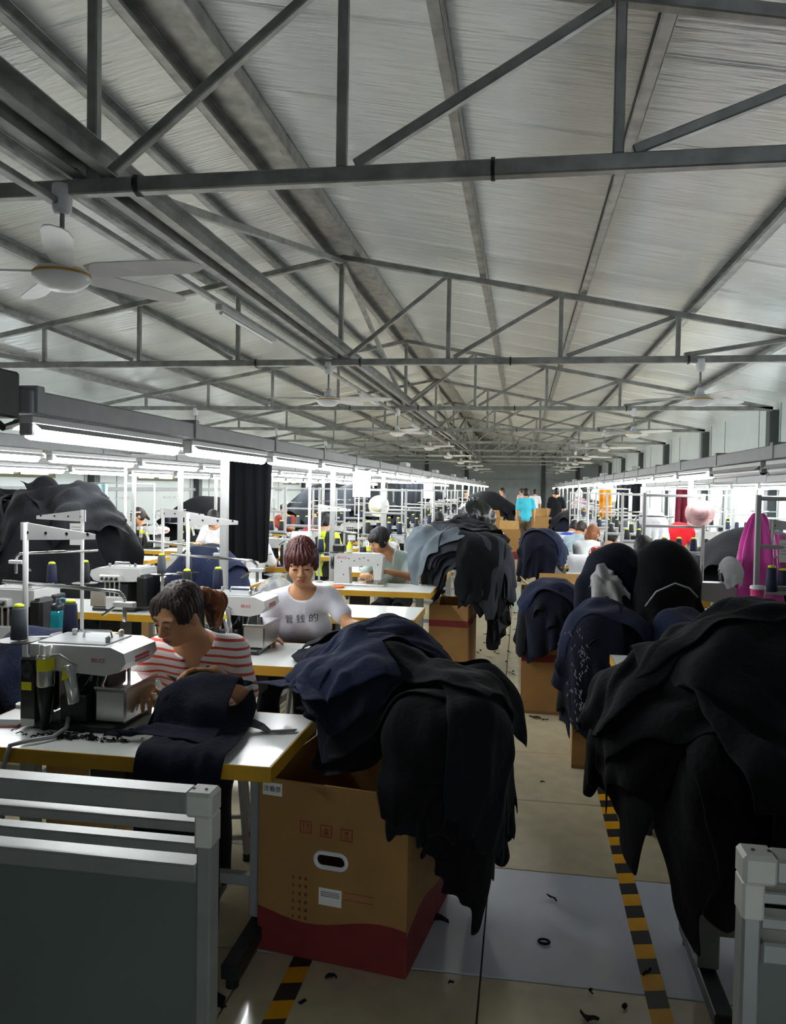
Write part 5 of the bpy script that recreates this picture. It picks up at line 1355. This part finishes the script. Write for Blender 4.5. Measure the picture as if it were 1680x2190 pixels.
# ponytail tint
PT = Solid(); _R = HS((-.42, -.9), radians(24), radians(5)); _g = lambda x, y, z: vec(*J1['head']) + _R @ vec(x, y, z)
PT.cap(_g(-.03, -.12, .03), _g(-.045, -.17, -.03), .03, .036, .02); PT.cap(_g(-.045, -.17, -.03), _g(-.03, -.15, -.13), .036, .016, .02)
solid_obj('ponytail', PT, .006, M_HAIRO, w1, noise=lambda P: .004 * np.sin(70 * P[:, 0] + 220 * P[:, 1] + 30 * P[:, 2]))
# woman in the white printed shirt at the second table
W2S = gradient_z_material('white_to_navy_dipped_cotton', '#232b49', '#d3d3dc', .70, .885)
J2 = dict(pelvis=(-1.33, 4.86, .52), chest=(-1.30, 4.70, .835), neck=(-1.29, 4.625, 1.035), head=(-1.277, 4.545, 1.205), sr=(-1.475, 4.64, .955), sl=(-1.115, 4.64, .985),
          er=(-1.50, 4.56, .73), wr=(-1.42, 4.38, .80), hr=(.3, -.9, -.1), el=(-.975, 4.50, .865), wl=(-.80, 4.27, .89), hl=(.55, -.75, -.25), nl=(-.2, -.2, -1), cl=.35,
          kr=(-1.43, 4.45, .5), kl=(-1.22, 4.45, .5), ar=(-1.45, 4.42, .09), al=(-1.2, 4.42, .09))
w2, s2, T2_, ch2 = person('woman in white printed shirt with reddish short hair at the second table', J2, HS((.22, -.97), radians(12), radians(-2)), W2S, h=.0058, hair='fluffy', hairm=M_HAIRR, skinm=M_SKIN, hs=1.06, sleeves=.58, clothes_noise=.005)
# lettering wrapped on the shirt front
from mathutils.bvhtree import BVHTree
def wrap_text(txt, size, shirt_obj, origin, x, up, out, m, name):
    me = shirt_obj.data; off = np.array(shirt_obj.matrix_basis.translation) + np.array(shirt_obj.parent.location)
    bv = BVHTree.FromPolygons([Vector(np.array(v.co) + off) for v in me.vertices], [tuple(p.vertices) for p in me.polygons])
    x, up, out = (Vector(unit(q)) for q in (x, up, out))
    mb = text_mb(txt, size, Matrix.Identity(4), .0)
    bm = bmesh.new(); vs = [bm.verts.new(v) for v in mb.v]
    for f in mb.f:
        try: bm.faces.new([vs[i] for i in f])
        except ValueError: pass
    bmesh.ops.remove_doubles(bm, verts=bm.verts, dist=1e-6)
    bmesh.ops.triangulate(bm, faces=bm.faces)
    bmesh.ops.subdivide_edges(bm, edges=[e for e in bm.edges if e.calc_length() > .006], cuts=1)
    for v in bm.verts:
        p = Vector(origin) + x * v.co.x + up * v.co.y + out * .3
        hit = bv.ray_cast(p, -out)
        v.co = (hit[0] + out * .0015) if hit[0] is not None else Vector(origin)
    me2 = bpy.data.meshes.new(name); bm.to_mesh(me2); bm.free(); me2.materials.append(m)
    o = put(name, me2, shirt_obj); o.location = -Vector(off); return o
_x = unit(np.array(J2['sl']) - np.array(J2['sr'])); _o = np.cross(_x, vec(0, 0, 1))
wrap_text('管 钱 的', .056, s2, np.array((-1.285, 4.7, .872)), _x, (0, 0, 1), _o if _o[1] < 0 else -_o, mat('dark_grey_print', '#3a3a42', rough=.8, var=.1), 'shirt_lettering')
MB().tube([(-.825 + .026 * cos(a), 4.30 + .02 * cos(a), .889 + .03 * sin(a)) for a in np.linspace(0, 2 * pi, 20)], .003, 6).build('bracelet', M_CHROME, None, smooth=True, label='thin bright bracelet on the wrist of the woman in white', cat='bracelet')
# woman in pale green at the fourth table
J3 = dict(pelvis=(-1.25, 7.95, .52), chest=(-1.26, 7.80, .84), neck=(-1.30, 7.72, 1.03), head=(-1.365, 7.63, 1.15), sr=(-1.42, 7.66, .95), sl=(-1.13, 7.82, .955),
          er=(-1.5, 7.55, .80), wr=(-1.42, 7.35, .84), hr=(.3, -.9, 0), el=(-1.06, 7.70, .80), wl=(-1.25, 7.52, .86), hl=(-.8, -.4, .1), nl=(-.2, -.6, -.7), cl=.6,
          kr=(-1.35, 7.5, .5), kl=(-1.15, 7.5, .5), ar=(-1.35, 7.5, .09), al=(-1.15, 7.5, .09))
person('woman in pale green blouse with short black hair at the fourth table', J3, HS((-.8, -.6), radians(24)), cloth_mat('pale_green_cotton', '#a9bab4', sheen=.2), h=.0075, hair='bowl', hairm=M_HAIRB, skinm=M_SKIN, neck_cut='v', sleeves=.75)

def seated(label, x, y, face, shirt, lean=.25, zh=1.2, hair='short', hairm=None, turn=0., h=.014, arm=.0, skinm=None, pitch=20, long_sleeve=False, fine=False, group='workers in the rows'):
    """face: heading angle the body looks along (radians, 0 = +x)"""
    f = vec(cos(face), sin(face), 0); r = np.cross(f, vec(0, 0, 1)); o = vec(x, y, 0)
    pel = o + vec(0, 0, .54); up = unit(vec(0, 0, 1) + f * lean); neck = pel + up * .52; chest = pel + up * .32 + f * .02
    hd = neck + up * .08 + f * .06 + vec(0, 0, .06)
    J = dict(pelvis=pel, chest=chest, neck=neck, head=hd, sr=neck - up * .06 + r * .165, sl=neck - up * .06 - r * .165)
    for q, s in (('r', 1), ('l', -1)):
        J['e' + q] = J['s' + q] - vec(0, 0, .2) + f * .12 + r * s * .05; J['w' + q] = J['e' + q] + f * .2 + vec(0, 0, .03) - r * s * .06
        J['k' + q] = pel + f * .42 + r * s * .1 + vec(0, 0, -.02); J['a' + q] = J['k' + q] + vec(0, 0, -.43)
        J['n' + q] = (0, 0, -1)
    look = HS((cos(face + turn), sin(face + turn)), radians(pitch))
    return person(label, J, look, shirt, h=h, hair=hair, hairm=hairm, skinm=skinm, fine=fine, hands=True, group=group, long_sleeve=long_sleeve, clothes_noise=.006)
def standing(label, x, y, face, shirt, trouserm, hgt=1.62, hair='short', hairm=None, lean=.03, h=.016, skinm=None, arms=(0., 0.), group='workers standing far down the hall', pitch=10, turn=0., long_sleeve=False):
    k = hgt / 1.62; f = vec(cos(face), sin(face), 0); r = np.cross(f, vec(0, 0, 1)); o = vec(x, y, 0)
    pel = o + vec(0, 0, .90 * k); up = unit(vec(0, 0, 1) + f * lean); neck = pel + up * .50 * k; chest = pel + up * .31 * k
    J = dict(pelvis=pel, chest=chest, neck=neck, head=neck + up * .09 + f * .03 + vec(0, 0, .06), sr=neck - up * .06 + r * .17, sl=neck - up * .06 - r * .17)
    for q, s, a in (('r', 1, arms[0]), ('l', -1, arms[1])):
        J['e' + q] = J['s' + q] + vec(0, 0, -.26 * cos(a)) + f * .26 * sin(a) + r * s * .05; J['w' + q] = J['e' + q] + vec(0, 0, -.22 * cos(a * 1.6)) + f * .22 * sin(a * 1.6)
        J['k' + q] = pel + r * s * .09 + f * .02 + vec(0, 0, -.42 * k); J['a' + q] = o + r * s * .1 + vec(0, 0, .08)
        J['n' + q] = -r * s
    return person(label, J, HS((cos(face + turn), sin(face + turn)), radians(pitch)), shirt, h=h, hair=hair, hairm=hairm, skinm=skinm, fine=False, group=group, trouserm=trouserm, long_sleeve=long_sleeve, clothes_noise=.006)
N_, S_ = pi / 2, -pi / 2
w4, s4, T4_, ch4 = seated('smiling woman in black printed T-shirt by the left heap', -5.5, 11.1, S_ - .5, M_BLACKC2, .2, hair='tail', skinm=M_SKIN2, h=.0095, turn=-.3, fine=True)
_c = ch4 + T4_ @ vec(0, .135, .02)
MB().tube([tuple(_c + T4_ @ vec(-.08 + .16 * t, .01 - .05 * (2 * t - 1) ** 2, .018 * sin(t * 21)) - np.array(w4.location)) for t in np.linspace(0, 1, 40)], .006, 6).build('gold_script_print', mat('gold_print', '#c9b87a', rough=.5), w4, smooth=True)
seated('woman in white shirt with bobbed hair beside the left post', -4.5, 11.4, S_, M_WHITEC, .3, hair='bob', hairm=M_HAIRB, skinm=M_SKIN3, h=.0095, turn=.3, fine=True)
seated('woman in white shirt seen from behind at the second left row', -2.9, 8.2, N_ - .1, M_WHITEC, .12, hair='bob', hairm=M_HAIRB, h=.011, turn=-.6)
seated('worker in neon yellow and black top seen from behind', -2.62, 10.3, N_, stripe_material('neon_and_black_knit', '#15161a', '#d6ee20', .2, .45, axis=0), .1, hair='tail', hairm=M_HAIRB, h=.012)
seated('woman in pink and purple top with dark fringe facing the aisle', -1.3, 12.35, S_ + .2, check_material('pink_purple_print', '#c0567e', '#6a5fae', '#d9738a', .06), .25, hair='bowl', hairm=M_HAIRB, skinm=M_SKIN, h=.0095, fine=True)
seated('worker in red top far back in the second left row', -3.6, 13.9, S_, cloth_mat('red_cotton', '#a5303a'), .2, hair='short', h=.016)
seated('worker in dusky red top far back beside the left posts', -4.9, 16.2, S_, cloth_mat('dusky_red_cotton', '#8d4038'), .2, hair='short', h=.016)
seated('worker in red plaid shirt bent over the right table', .95, 9.75, N_ - .35, check_material('red_plaid', '#b32a22', '#e3d8cf', '#5e1412', .07), .75, hair='short', hairm=M_HAIRB, pitch=45, h=.011)
seated('worker in white shirt with brown hair bent over the right table', .78, 11.0, N_ - .5, M_WHITEC, .8, hair='bob', hairm=M_HAIRO, pitch=45, h=.011)
seated('worker in pale blue shirt bent over behind the brown-haired worker', .72, 12.4, N_ - .5, cloth_mat('pale_blue_cotton', '#9fb4bd'), .8, hair='short', pitch=45, h=.013)
seated('worker in white and blue shirt leaning far over the right table', .62, 14.0, N_ - .7, check_material('white_blue_print', '#cfd4de', '#3c49b0', '#9aa6cc', .3), 1.0, hair='short', hairm=M_HAIRB, pitch=45, h=.013)
seated('worker in royal blue shirt half hidden behind the hooded coat', .98, 6.75, N_ - .2, cloth_mat('royal_blue_cotton', '#2b3494'), .35, hair='short', hairm=M_HAIRB, h=.011, pitch=30)
standing('person in cyan T-shirt and camouflage trousers standing in the aisle', .10, 21.0, N_ + .1, cloth_mat('cyan_cotton', '#46b7cc'), mat('camouflage_cloth', '#5a4a38', rough=.9, var=.75, scale=7), 1.68, hair='short', hairm=M_HAIRB, h=.012)
standing('person in black T-shirt standing with back turned', .95, 22.6, N_ - .1, M_BLACKC2, M_TROUS, 1.72, hair='bun', hairm=M_HAIRB, h=.016)
standing('worker in grey shirt and red trousers sorting bags', -.7, 30.0, S_ - 1.2, cloth_mat('mid_grey_cotton', '#8a8080'), cloth_mat('crimson_trousers', '#b01f3c'), 1.72, arms=(.7, .7), h=.022)
standing('worker in white shirt at the far tables', .5, 32.0, N_, M_WHITEC, M_TROUS, 1.68, h=.022, hairm=M_HAIRB)
standing('worker in pink and white shirt at the far tables', .0, 34.0, N_ + .8, cloth_mat('pink_white_cotton', '#cdb4b8'), M_TROUS, 1.72, h=.022)
standing('worker in dark shirt bending beside the far bags', -2.0, 29.0, S_, M_BLACKC2, M_TROUS, 1.6, h=.022, hairm=M_HAIRB)
standing('worker in dusty pink shirt at the far right tables', 1.9, 27.0, N_ - .6, cloth_mat('dusty_pink_cotton', '#9c7c82'), M_TROUS, 1.64, h=.022)
standing('worker in grey shirt by the far right rack', 1.2, 29.5, S_ - .6, cloth_mat('grey_cotton', '#77787c'), M_TROUS, 1.6, h=.022)
# ------------------------------------------------------------------ small things
M_TEAL = mat('teal_bottle_plastic', '#1aa3b0', rough=.12, var=.08, trans=.6)
M_TEALD = mat('dark_bottle_cap', '#1d2833', rough=.4, var=.1)
b_ = thing('water_bottle', (-2.50, 4.0, TH), 'teal translucent water bottle with loop cap on the white table', 'bottle')
MB().lathe([(.036, 0), (.043, .006), (.044, .06), (.040, .075), (.044, .09), (.044, .175), (.038, .2), (.034, .205)], 24).build('body', M_TEAL, b_, smooth=radians(40))
cp_ = MB().lathe([(.036, .2), (.037, .205), (.037, .228), (.028, .238), (.014, .242), (.012, .262), (.004, .266)], 20).build('cap', M_TEALD, b_, smooth=radians(40))
MB().tube([(.028 + .024 * cos(a), 0, .243 + .024 * sin(a)) for a in np.linspace(-1.9, 2.6, 16)], .005, 8).build('carry_loop', mat('blue_loop_plastic', '#3a9ec6', rough=.3), cp_, smooth=True)
ph = thing('mobile_phone', (-1.885, 2.66, TH), 'dark mobile phone with pink edge lying on the first table', 'phone', rotz=.15)
MB().box((0, 0, .004), (.15, .072, .008), b=.0025).build('case', mat('pink_phone_case', '#b0605c', rough=.4), ph); MB().box((0, 0, .0086), (.144, .067, .001)).build('screen', mat('dark_phone_glass', '#20242a', rough=.08), ph)
hs_ = thing('air_hose', (0, 0, 0), 'grey air hose trailing from the first machine over the table edge', 'hose')
MB().tube([(-1.62, 2.66, .80), (-1.59, 2.60, .785), (-1.60, 2.53, .772), (-1.65, 2.47, .775), (-1.69, 2.425, .77), (-1.705, 2.412, .70), (-1.71, 2.41, .55), (-1.70, 2.43, .35), (-1.66, 2.5, .2)], .008, 8).build('hose', M_GREYPAINT, hs_, smooth=True)
# lint and offcuts on the first table
rs = np.random.RandomState(5); lint = MB()
for k in range(130):
    x, y = -1.55 + rs.normal(0, .09), 2.55 + abs(rs.normal(0, .035)); L = rs.uniform(.008, .03); a = rs.uniform(0, 6)
    lint.tube([(x, y, TH + .003), (x + L * .5 * cos(a), y + L * .5 * sin(a), TH + .006), (x + L * cos(a + .6), y + L * sin(a + .6), TH + .003)], rs.uniform(.0012, .003), 4)
lint.build('thread_offcuts', M_BLACKC, None, kind='stuff', label='dark thread offcuts scattered under the first sewing machine', cat='offcuts')
st_ = thing('braided_strap', (0, 0, 0), 'black woven strap lying across the right end of the first table', 'strap')
pts = [(-1.02, 2.78, TH + .004), (-.97, 2.80, TH + .02), (-.93, 2.80, TH + .012), (-.89, 2.77, TH + .005), (-.85, 2.78, TH + .006), (-.80, 2.80, TH + .006)]
sm = MB(); v = []
for i, p in enumerate(pts):
    w = .03 if i < 3 else .014
    v += [(p[0], p[1] - w, p[2]), (p[0], p[1] + w, p[2] + (.008 if i == 1 else 0)), (p[0], p[1] + w, p[2] + .003 + (.008 if i == 1 else 0)), (p[0], p[1] - w, p[2] + .003)]
f = [(i * 4 + k, i * 4 + (k + 1) % 4, (i + 1) * 4 + (k + 1) % 4, (i + 1) * 4 + k) for i in range(len(pts) - 1) for k in range(4)] + [(0, 1, 2, 3), tuple(len(pts) * 4 - 4 + k for k in range(4))]
sm.add(v, f).build('webbing', mat('woven_black_strap', '#1c2328', rough=.8, var=.7, scale=120), st_)
# scraps on the floor, each one a thing
def scrap(i, x, y, L, w, a, curl=0.):
    mb = MB(); n = 5; v = []; rs = np.random.RandomState(i)
    for k in range(n):
        t = k / (n - 1); xx = L * (t - .5); yy = curl * sin(t * pi) + rs.uniform(-.15, .15) * w; ww = w * (1 - .5 * abs(2 * t - 1)) * rs.uniform(.7, 1.2); z = .004 + .010 * abs(sin(t * 5 + i)) * min(1, L / .06)
        v += [(xx, yy - ww / 2, z), (xx, yy + ww / 2, z + .002), (xx, yy + ww / 2, z + .005), (xx, yy - ww / 2, z + .003)]
    f = [(q * 4 + k, q * 4 + (k + 1) % 4, (q + 1) * 4 + (k + 1) % 4, (q + 1) * 4 + k) for q in range(n - 1) for k in range(4)] + [(0, 1, 2, 3), tuple(n * 4 - 4 + k for k in range(4))]
    return mb.add(v, f).mesh('fabric_scrap', M_BLACKC2)
SP = [(.155, 3.25, .05, .014, 2.4), (.265, 2.66, .03, .012, 1.5), (.36, 2.60, .03, .018, 1.2), (.245, 2.53, .06, .03, 2.9), (-.90, 2.36, .02, .01, .5), (-.29, 2.98, .10, .05, .2), (.46, 2.80, .05, .012, .9), (-.60, 2.57, .04, .02, .2), (-.66, 2.43, .03, .015, 1.), (-.20, 2.62, .02, .01, .3), (-.34, 6.95, .16, .11, .3), (.15, 4.55, .03, .01, .4), (-.1, 4.3, .03, .008, 2.2), (-.15, 5.2, .03, .01, .7),
      (.13, 5.85, .09, .035, -.2), (.2, 5.8, .05, .02, .6)]
rs = np.random.RandomState(3)
for k in range(46):
    SP.append((rs.uniform(-.42, .02), rs.uniform(5.6, 11), rs.uniform(.03, .09), rs.uniform(.01, .03), rs.uniform(0, 3)))
M_SC = {}
WH = lambda y: 'near the big carton' if y < 3.6 else 'in the middle aisle' if y < 7 else 'farther down the aisle'
for i, (x, y, L, w, a) in enumerate(SP):
    if i < 16: me_ = scrap(i, x, y, L, w, a, curl=.3 * L * (i % 2)); lab = '%s dark fabric scrap on the floor %s, %s counted from the camera' % ('large' if L > .12 else 'small', WH(y), ORD[sorted(range(16), key=lambda q: SP[q][1]).index(i)])
    else: me_ = M_SC.setdefault(i % 6, None) or scrap(i, x, y, .06, .022, a); M_SC[i % 6] = me_; lab = 'tiny dark fabric scrap littering the aisle beyond the charcoal stack'
    o = put('fabric_scrap', me_, None, (x, y, 0), a, lab, 'scrap', 'fabric scraps on the floor')
    if i >= 16: o.scale = (L / .06, w / .022, 1)
rg = MB().tube([(.02 * cos(a), .016 * sin(a), .006) for a in np.linspace(0, 2 * pi, 14)], .004, 6).build('thread_loop', M_BLACKC, None, loc=(.115, 2.93, 0), label='black loop of trim lying on the bluish floor tile', cat='trim loop')
# white thread tufts down the side of the navy heap
rs = np.random.RandomState(9); tf = MB()
for k in range(70):
    z = rs.uniform(.35, .9); x = .285 + .10 * rs.rand() + .02 * sin(z * 20); y = 4.62 + rs.uniform(-.02, .06)
    tf.tube([(x, y, z), (x + rs.uniform(-.01, .01), y - .012, z - .006), (x + rs.uniform(-.012, .012), y - .014, z - .014)], .0018, 4)
tf.build('thread_tufts', M_LGREY, None, kind='stuff', label='pale thread ends sticking out of the navy heap', cat='threads')
# oil bottle, plate, hats, cups, paper
ob = thing('oil_bottle', (-1.56, 7.17, TH + .302), 'small neon yellow oil bottle with white label standing on the flat-bed machine', 'bottle')
MB().lathe([(.028, 0), (.03, .004), (.03, .06), (.012, .085), (.01, .1)], 14).build('body', M_NEON, ob, smooth=radians(40)); MB().lathe([(.0305, .008), (.0305, .034)], 14, cap=False).build('label_band', M_LABEL, ob); MB().cyl((0, 0, .1), (0, 0, .135), .005, .003, n=8).build('nozzle', M_LABEL, ob)
MB().lathe([(.0, .004), (.05, .004), (.065, .014), (.067, .014), (.052, 0), (0, 0)], 20, cap=False).build('plate', mat('orange_plastic', '#d2691f', rough=.35), None, smooth=True, loc=(-1.62, 6.98, TH), label='orange plastic dish on the fourth table beside the flat-bed machine', cat='dish')
def hat(loc, m, band, label, r=.15, tilt=(0, 0, 0)):
    t = thing('sun_hat', loc, label, 'hat'); t.rotation_euler = tilt
    v = []; n = 28; prof = [(r, 0), (r * .8, .008), (r * .56, .012), (r * .54, .06), (r * .42, .095), (r * .1, .1)]
    b = MB()
    for rr, z in prof:
        for i in range(n):
            a = 2 * pi * i / n; v.append((rr * cos(a), rr * sin(a), z + (.012 * sin(3 * a) if rr > r * .7 else 0)))
    f = [(k * n + i, k * n + (i + 1) % n, (k + 1) * n + (i + 1) % n, (k + 1) * n + i) for k in range(len(prof) - 1) for i in range(n)] + [tuple((len(prof) - 1) * n + i for i in range(n))]
    b.add(v, f).build('crown_and_brim', m, t, smooth=True)
    MB().lathe([(r * .57, .014), (r * .57, .034)], 24, cap=False).build('hat_band', band, t, smooth=True)
    return t
hat((-1.92, 10.65, 1.42), cloth_mat('cream_straw', '#dcd8c4'), M_LABEL, 'round cream hat hung facing the camera on a white rack', .15, (radians(82), 0, radians(-8)))
hat((1.48, 7.02, 1.50), cloth_mat('pale_pink_cloth', '#e3b9b8'), cloth_mat('pink_band', '#d59a9c'), 'pale pink sun hat hung on the right rack', .12, (radians(70), 0, radians(-20)))
def cup(loc, m, lid, label, r=.032, h=.1):
    t = thing('cup', loc, label, 'cup'); MB().lathe([(r * .8, 0), (r * .85, .003), (r, h), (r * .94, h)], 16).build('body', m, t, smooth=radians(40)); l_ = MB().lathe([(r * 1.05, h), (r * 1.08, h + .006), (r * 1.0, h + .016), (r * .4, h + .02)], 16).build('lid', lid, t, smooth=radians(40)); return t
cup((1.20, 4.30, TH + .308), mat('pink_cup_plastic', '#d8437f', rough=.3), M_WHITEPLASTIC, 'pink cup with white lid on top of the right overlock machine', .036, .11)
sb = thing('snack_bag', (1.40, 4.12, TH), 'puffy red and white striped bag on the right table', 'bag'); 
_v = []; 
for i in range(13):
    for j in range(17):
        u, w = i / 12 * pi, j / 16 * 2 * pi; q = sin(u) ** .6
        _v.append((.07 * q * cos(w), .045 * q * sin(w), .10 - .10 * cos(u)))
MB().add(_v, [(i * 17 + j, i * 17 + j + 1, (i + 1) * 17 + j + 1, (i + 1) * 17 + j) for i in range(12) for j in range(16)]).build('pouch', stripe_material('red_white_swirl', '#d9d9d9', '#c0282a', .05, .5, rough=.3, tilt=.8), sb, smooth=True)
MB().tube([(.06 * cos(a), -.02 + .01 * sin(a), .1 + .09 * sin(a)) for a in np.linspace(.3, 2.8, 12)], .006, 6).build('dark_swirl', M_TEALD, sb, smooth=True)
def paper(loc, rz, w, h, label):
    t = thing('paper_tag', loc, label, 'paper', 'paper tags on the stands', rz)
    MB().box((0, 0, -h / 2), (w, .0015, h)).build('sheet', M_LABEL, t)
    ln = MB()
    for k in range(int(h / .018) - 2): ln.box((0, -.0012, -.022 - .018 * k), (w * .7, .0006, .004))
    ln.build('printed_text', M_GREYPAINT, t, kind='stuff')
paper((-2.63, 4.39, 1.42), .1, .075, .13, 'white printed card hanging on the thread stand behind the bottle')
paper((1.40, 4.54, 1.42), -.1, .06, .12, 'white printed card hanging on the right thread stand')
paper((-3.4, 9.3, 1.87), .0, .06, .10, 'small white card hanging in the third left row')
paper((-1.75, 8.62, 1.88), 0, .2, .32, 'large white paper sheet hanging from the rail over the left row')
paper((-1.75, 14.4, 1.89), 0, .3, .4, 'white notice hanging over the far left row')
paper((1.5, 15.0, 1.86), 0, .26, .36, 'white notice hanging over the far right row')
for k, (x, y) in enumerate(((1.42, 16.2), (1.42, 13.2), (1.42, 20.5))):
    t = thing('plastic_jug', (x, y, 1.50), 'white plastic jug hung from the right rail, %s from the camera' % ORD[(1, 0, 2)[k]], 'jug', 'white jugs on the right rail')
    MB().lathe([(.05, 0), (.075, .01), (.08, .04), (.08, .17), (.05, .21), (.025, .22), (.025, .25)], 16).build('body', M_WHITEPLASTIC, t, smooth=radians(40)); MB().cyl((0, 0, .25), (0, 0, .38), .004, n=6).build('string', M_LABEL, t)
rl = thing('paper_roll', (-2.62, 9.3, 1.02), 'white paper roll lying on a rack in the second left row', 'roll'); MB().cyl((-.11, 0, .05), (.11, 0, .05), .055, n=18).build('roll', M_LABEL, rl, smooth=radians(40)); MB().cyl((-.115, 0, .05), (.115, 0, .05), .015, n=10).build('core', M_CARTONIN, rl)
MB().box((0, 0, -.51), (.3, .2, 1.02), b=.004).build('roll_box', M_GREYPAINT, rl)
# shiny black rubbish bags
M_BAG = mat('black_bag_film', '#0d1112', rough=.25, var=.3, scale=6, bump=1.0, bscale=14, stretch=(1, 1, 2.2))
def bag(loc, r, label, seed):
    rs = np.random.RandomState(seed); n, m_ = 48, 30; v = []
    for i in range(m_ + 1):
        for j in range(n):
            u, w = i / m_ * pi, 2 * pi * j / n
            q = 1 + .09 * sin(7 * w + 3 * u + seed) * sin(u) + .06 * sin(12 * w - 5 * u) * sin(u) ** 2 + .05 * sin(3 * w + seed) + .16 * (abs(sin(5 * w + 4 * u + seed)) * abs(sin(6 * u - 3 * w + 2 * seed)) - .35) * sin(u) + .07 * (abs(sin(13 * w + 9 * u)) - .5) * sin(u)
            v.append((r[0] * q * sin(u) * cos(w), r[1] * q * sin(u) * sin(w), r[2] - r[2] * cos(u) * (1 if u > pi / 2 else .92)))
    f = [(i * n + j, i * n + (j + 1) % n, (i + 1) * n + (j + 1) % n, (i + 1) * n + j) for i in range(m_) for j in range(n)]
    t = thing('rubbish_bag', loc, label, 'bag', 'black bags on the left of the aisle')
    MB().add(v, f).build('bag', M_BAG, t, smooth=True)
    MB().lathe([(.05, r[2] * 1.93), (.03, r[2] * 1.99), (.09, r[2] * 2.12)], 10).build('knot', M_BAG, t, smooth=True); return t
bag((-1.15, 16.6, 0), (.42, .4, .52), 'lower shiny black bag heaped beside the aisle', 1); bag((-.72, 16.9, 0), (.36, .36, .48), 'right shiny black bag at the aisle edge', 2)
bag((-1.0, 17.2, .55), (.42, .4, .45), 'topmost shiny black bag of the heap', 3); bag((-1.5, 17.4, .2), (.4, .4, .5), 'rear shiny black bag of the heap', 4)
# clear bag beside the woman in white
M_CLEAR = mat('clear_plastic_film', '#d9dde0', rough=.15, var=.1, alpha=.35, bump=1., bscale=20)
t = bag((-1.72, 5.45, TH), (.13, .12, .13), 'clear plastic bag standing on the third table', 7)
for c in t.children: c.data = c.data.copy(); c.data.materials[0] = M_CLEAR
# print on the black T-shirt is part of that person; nothing else carries writing
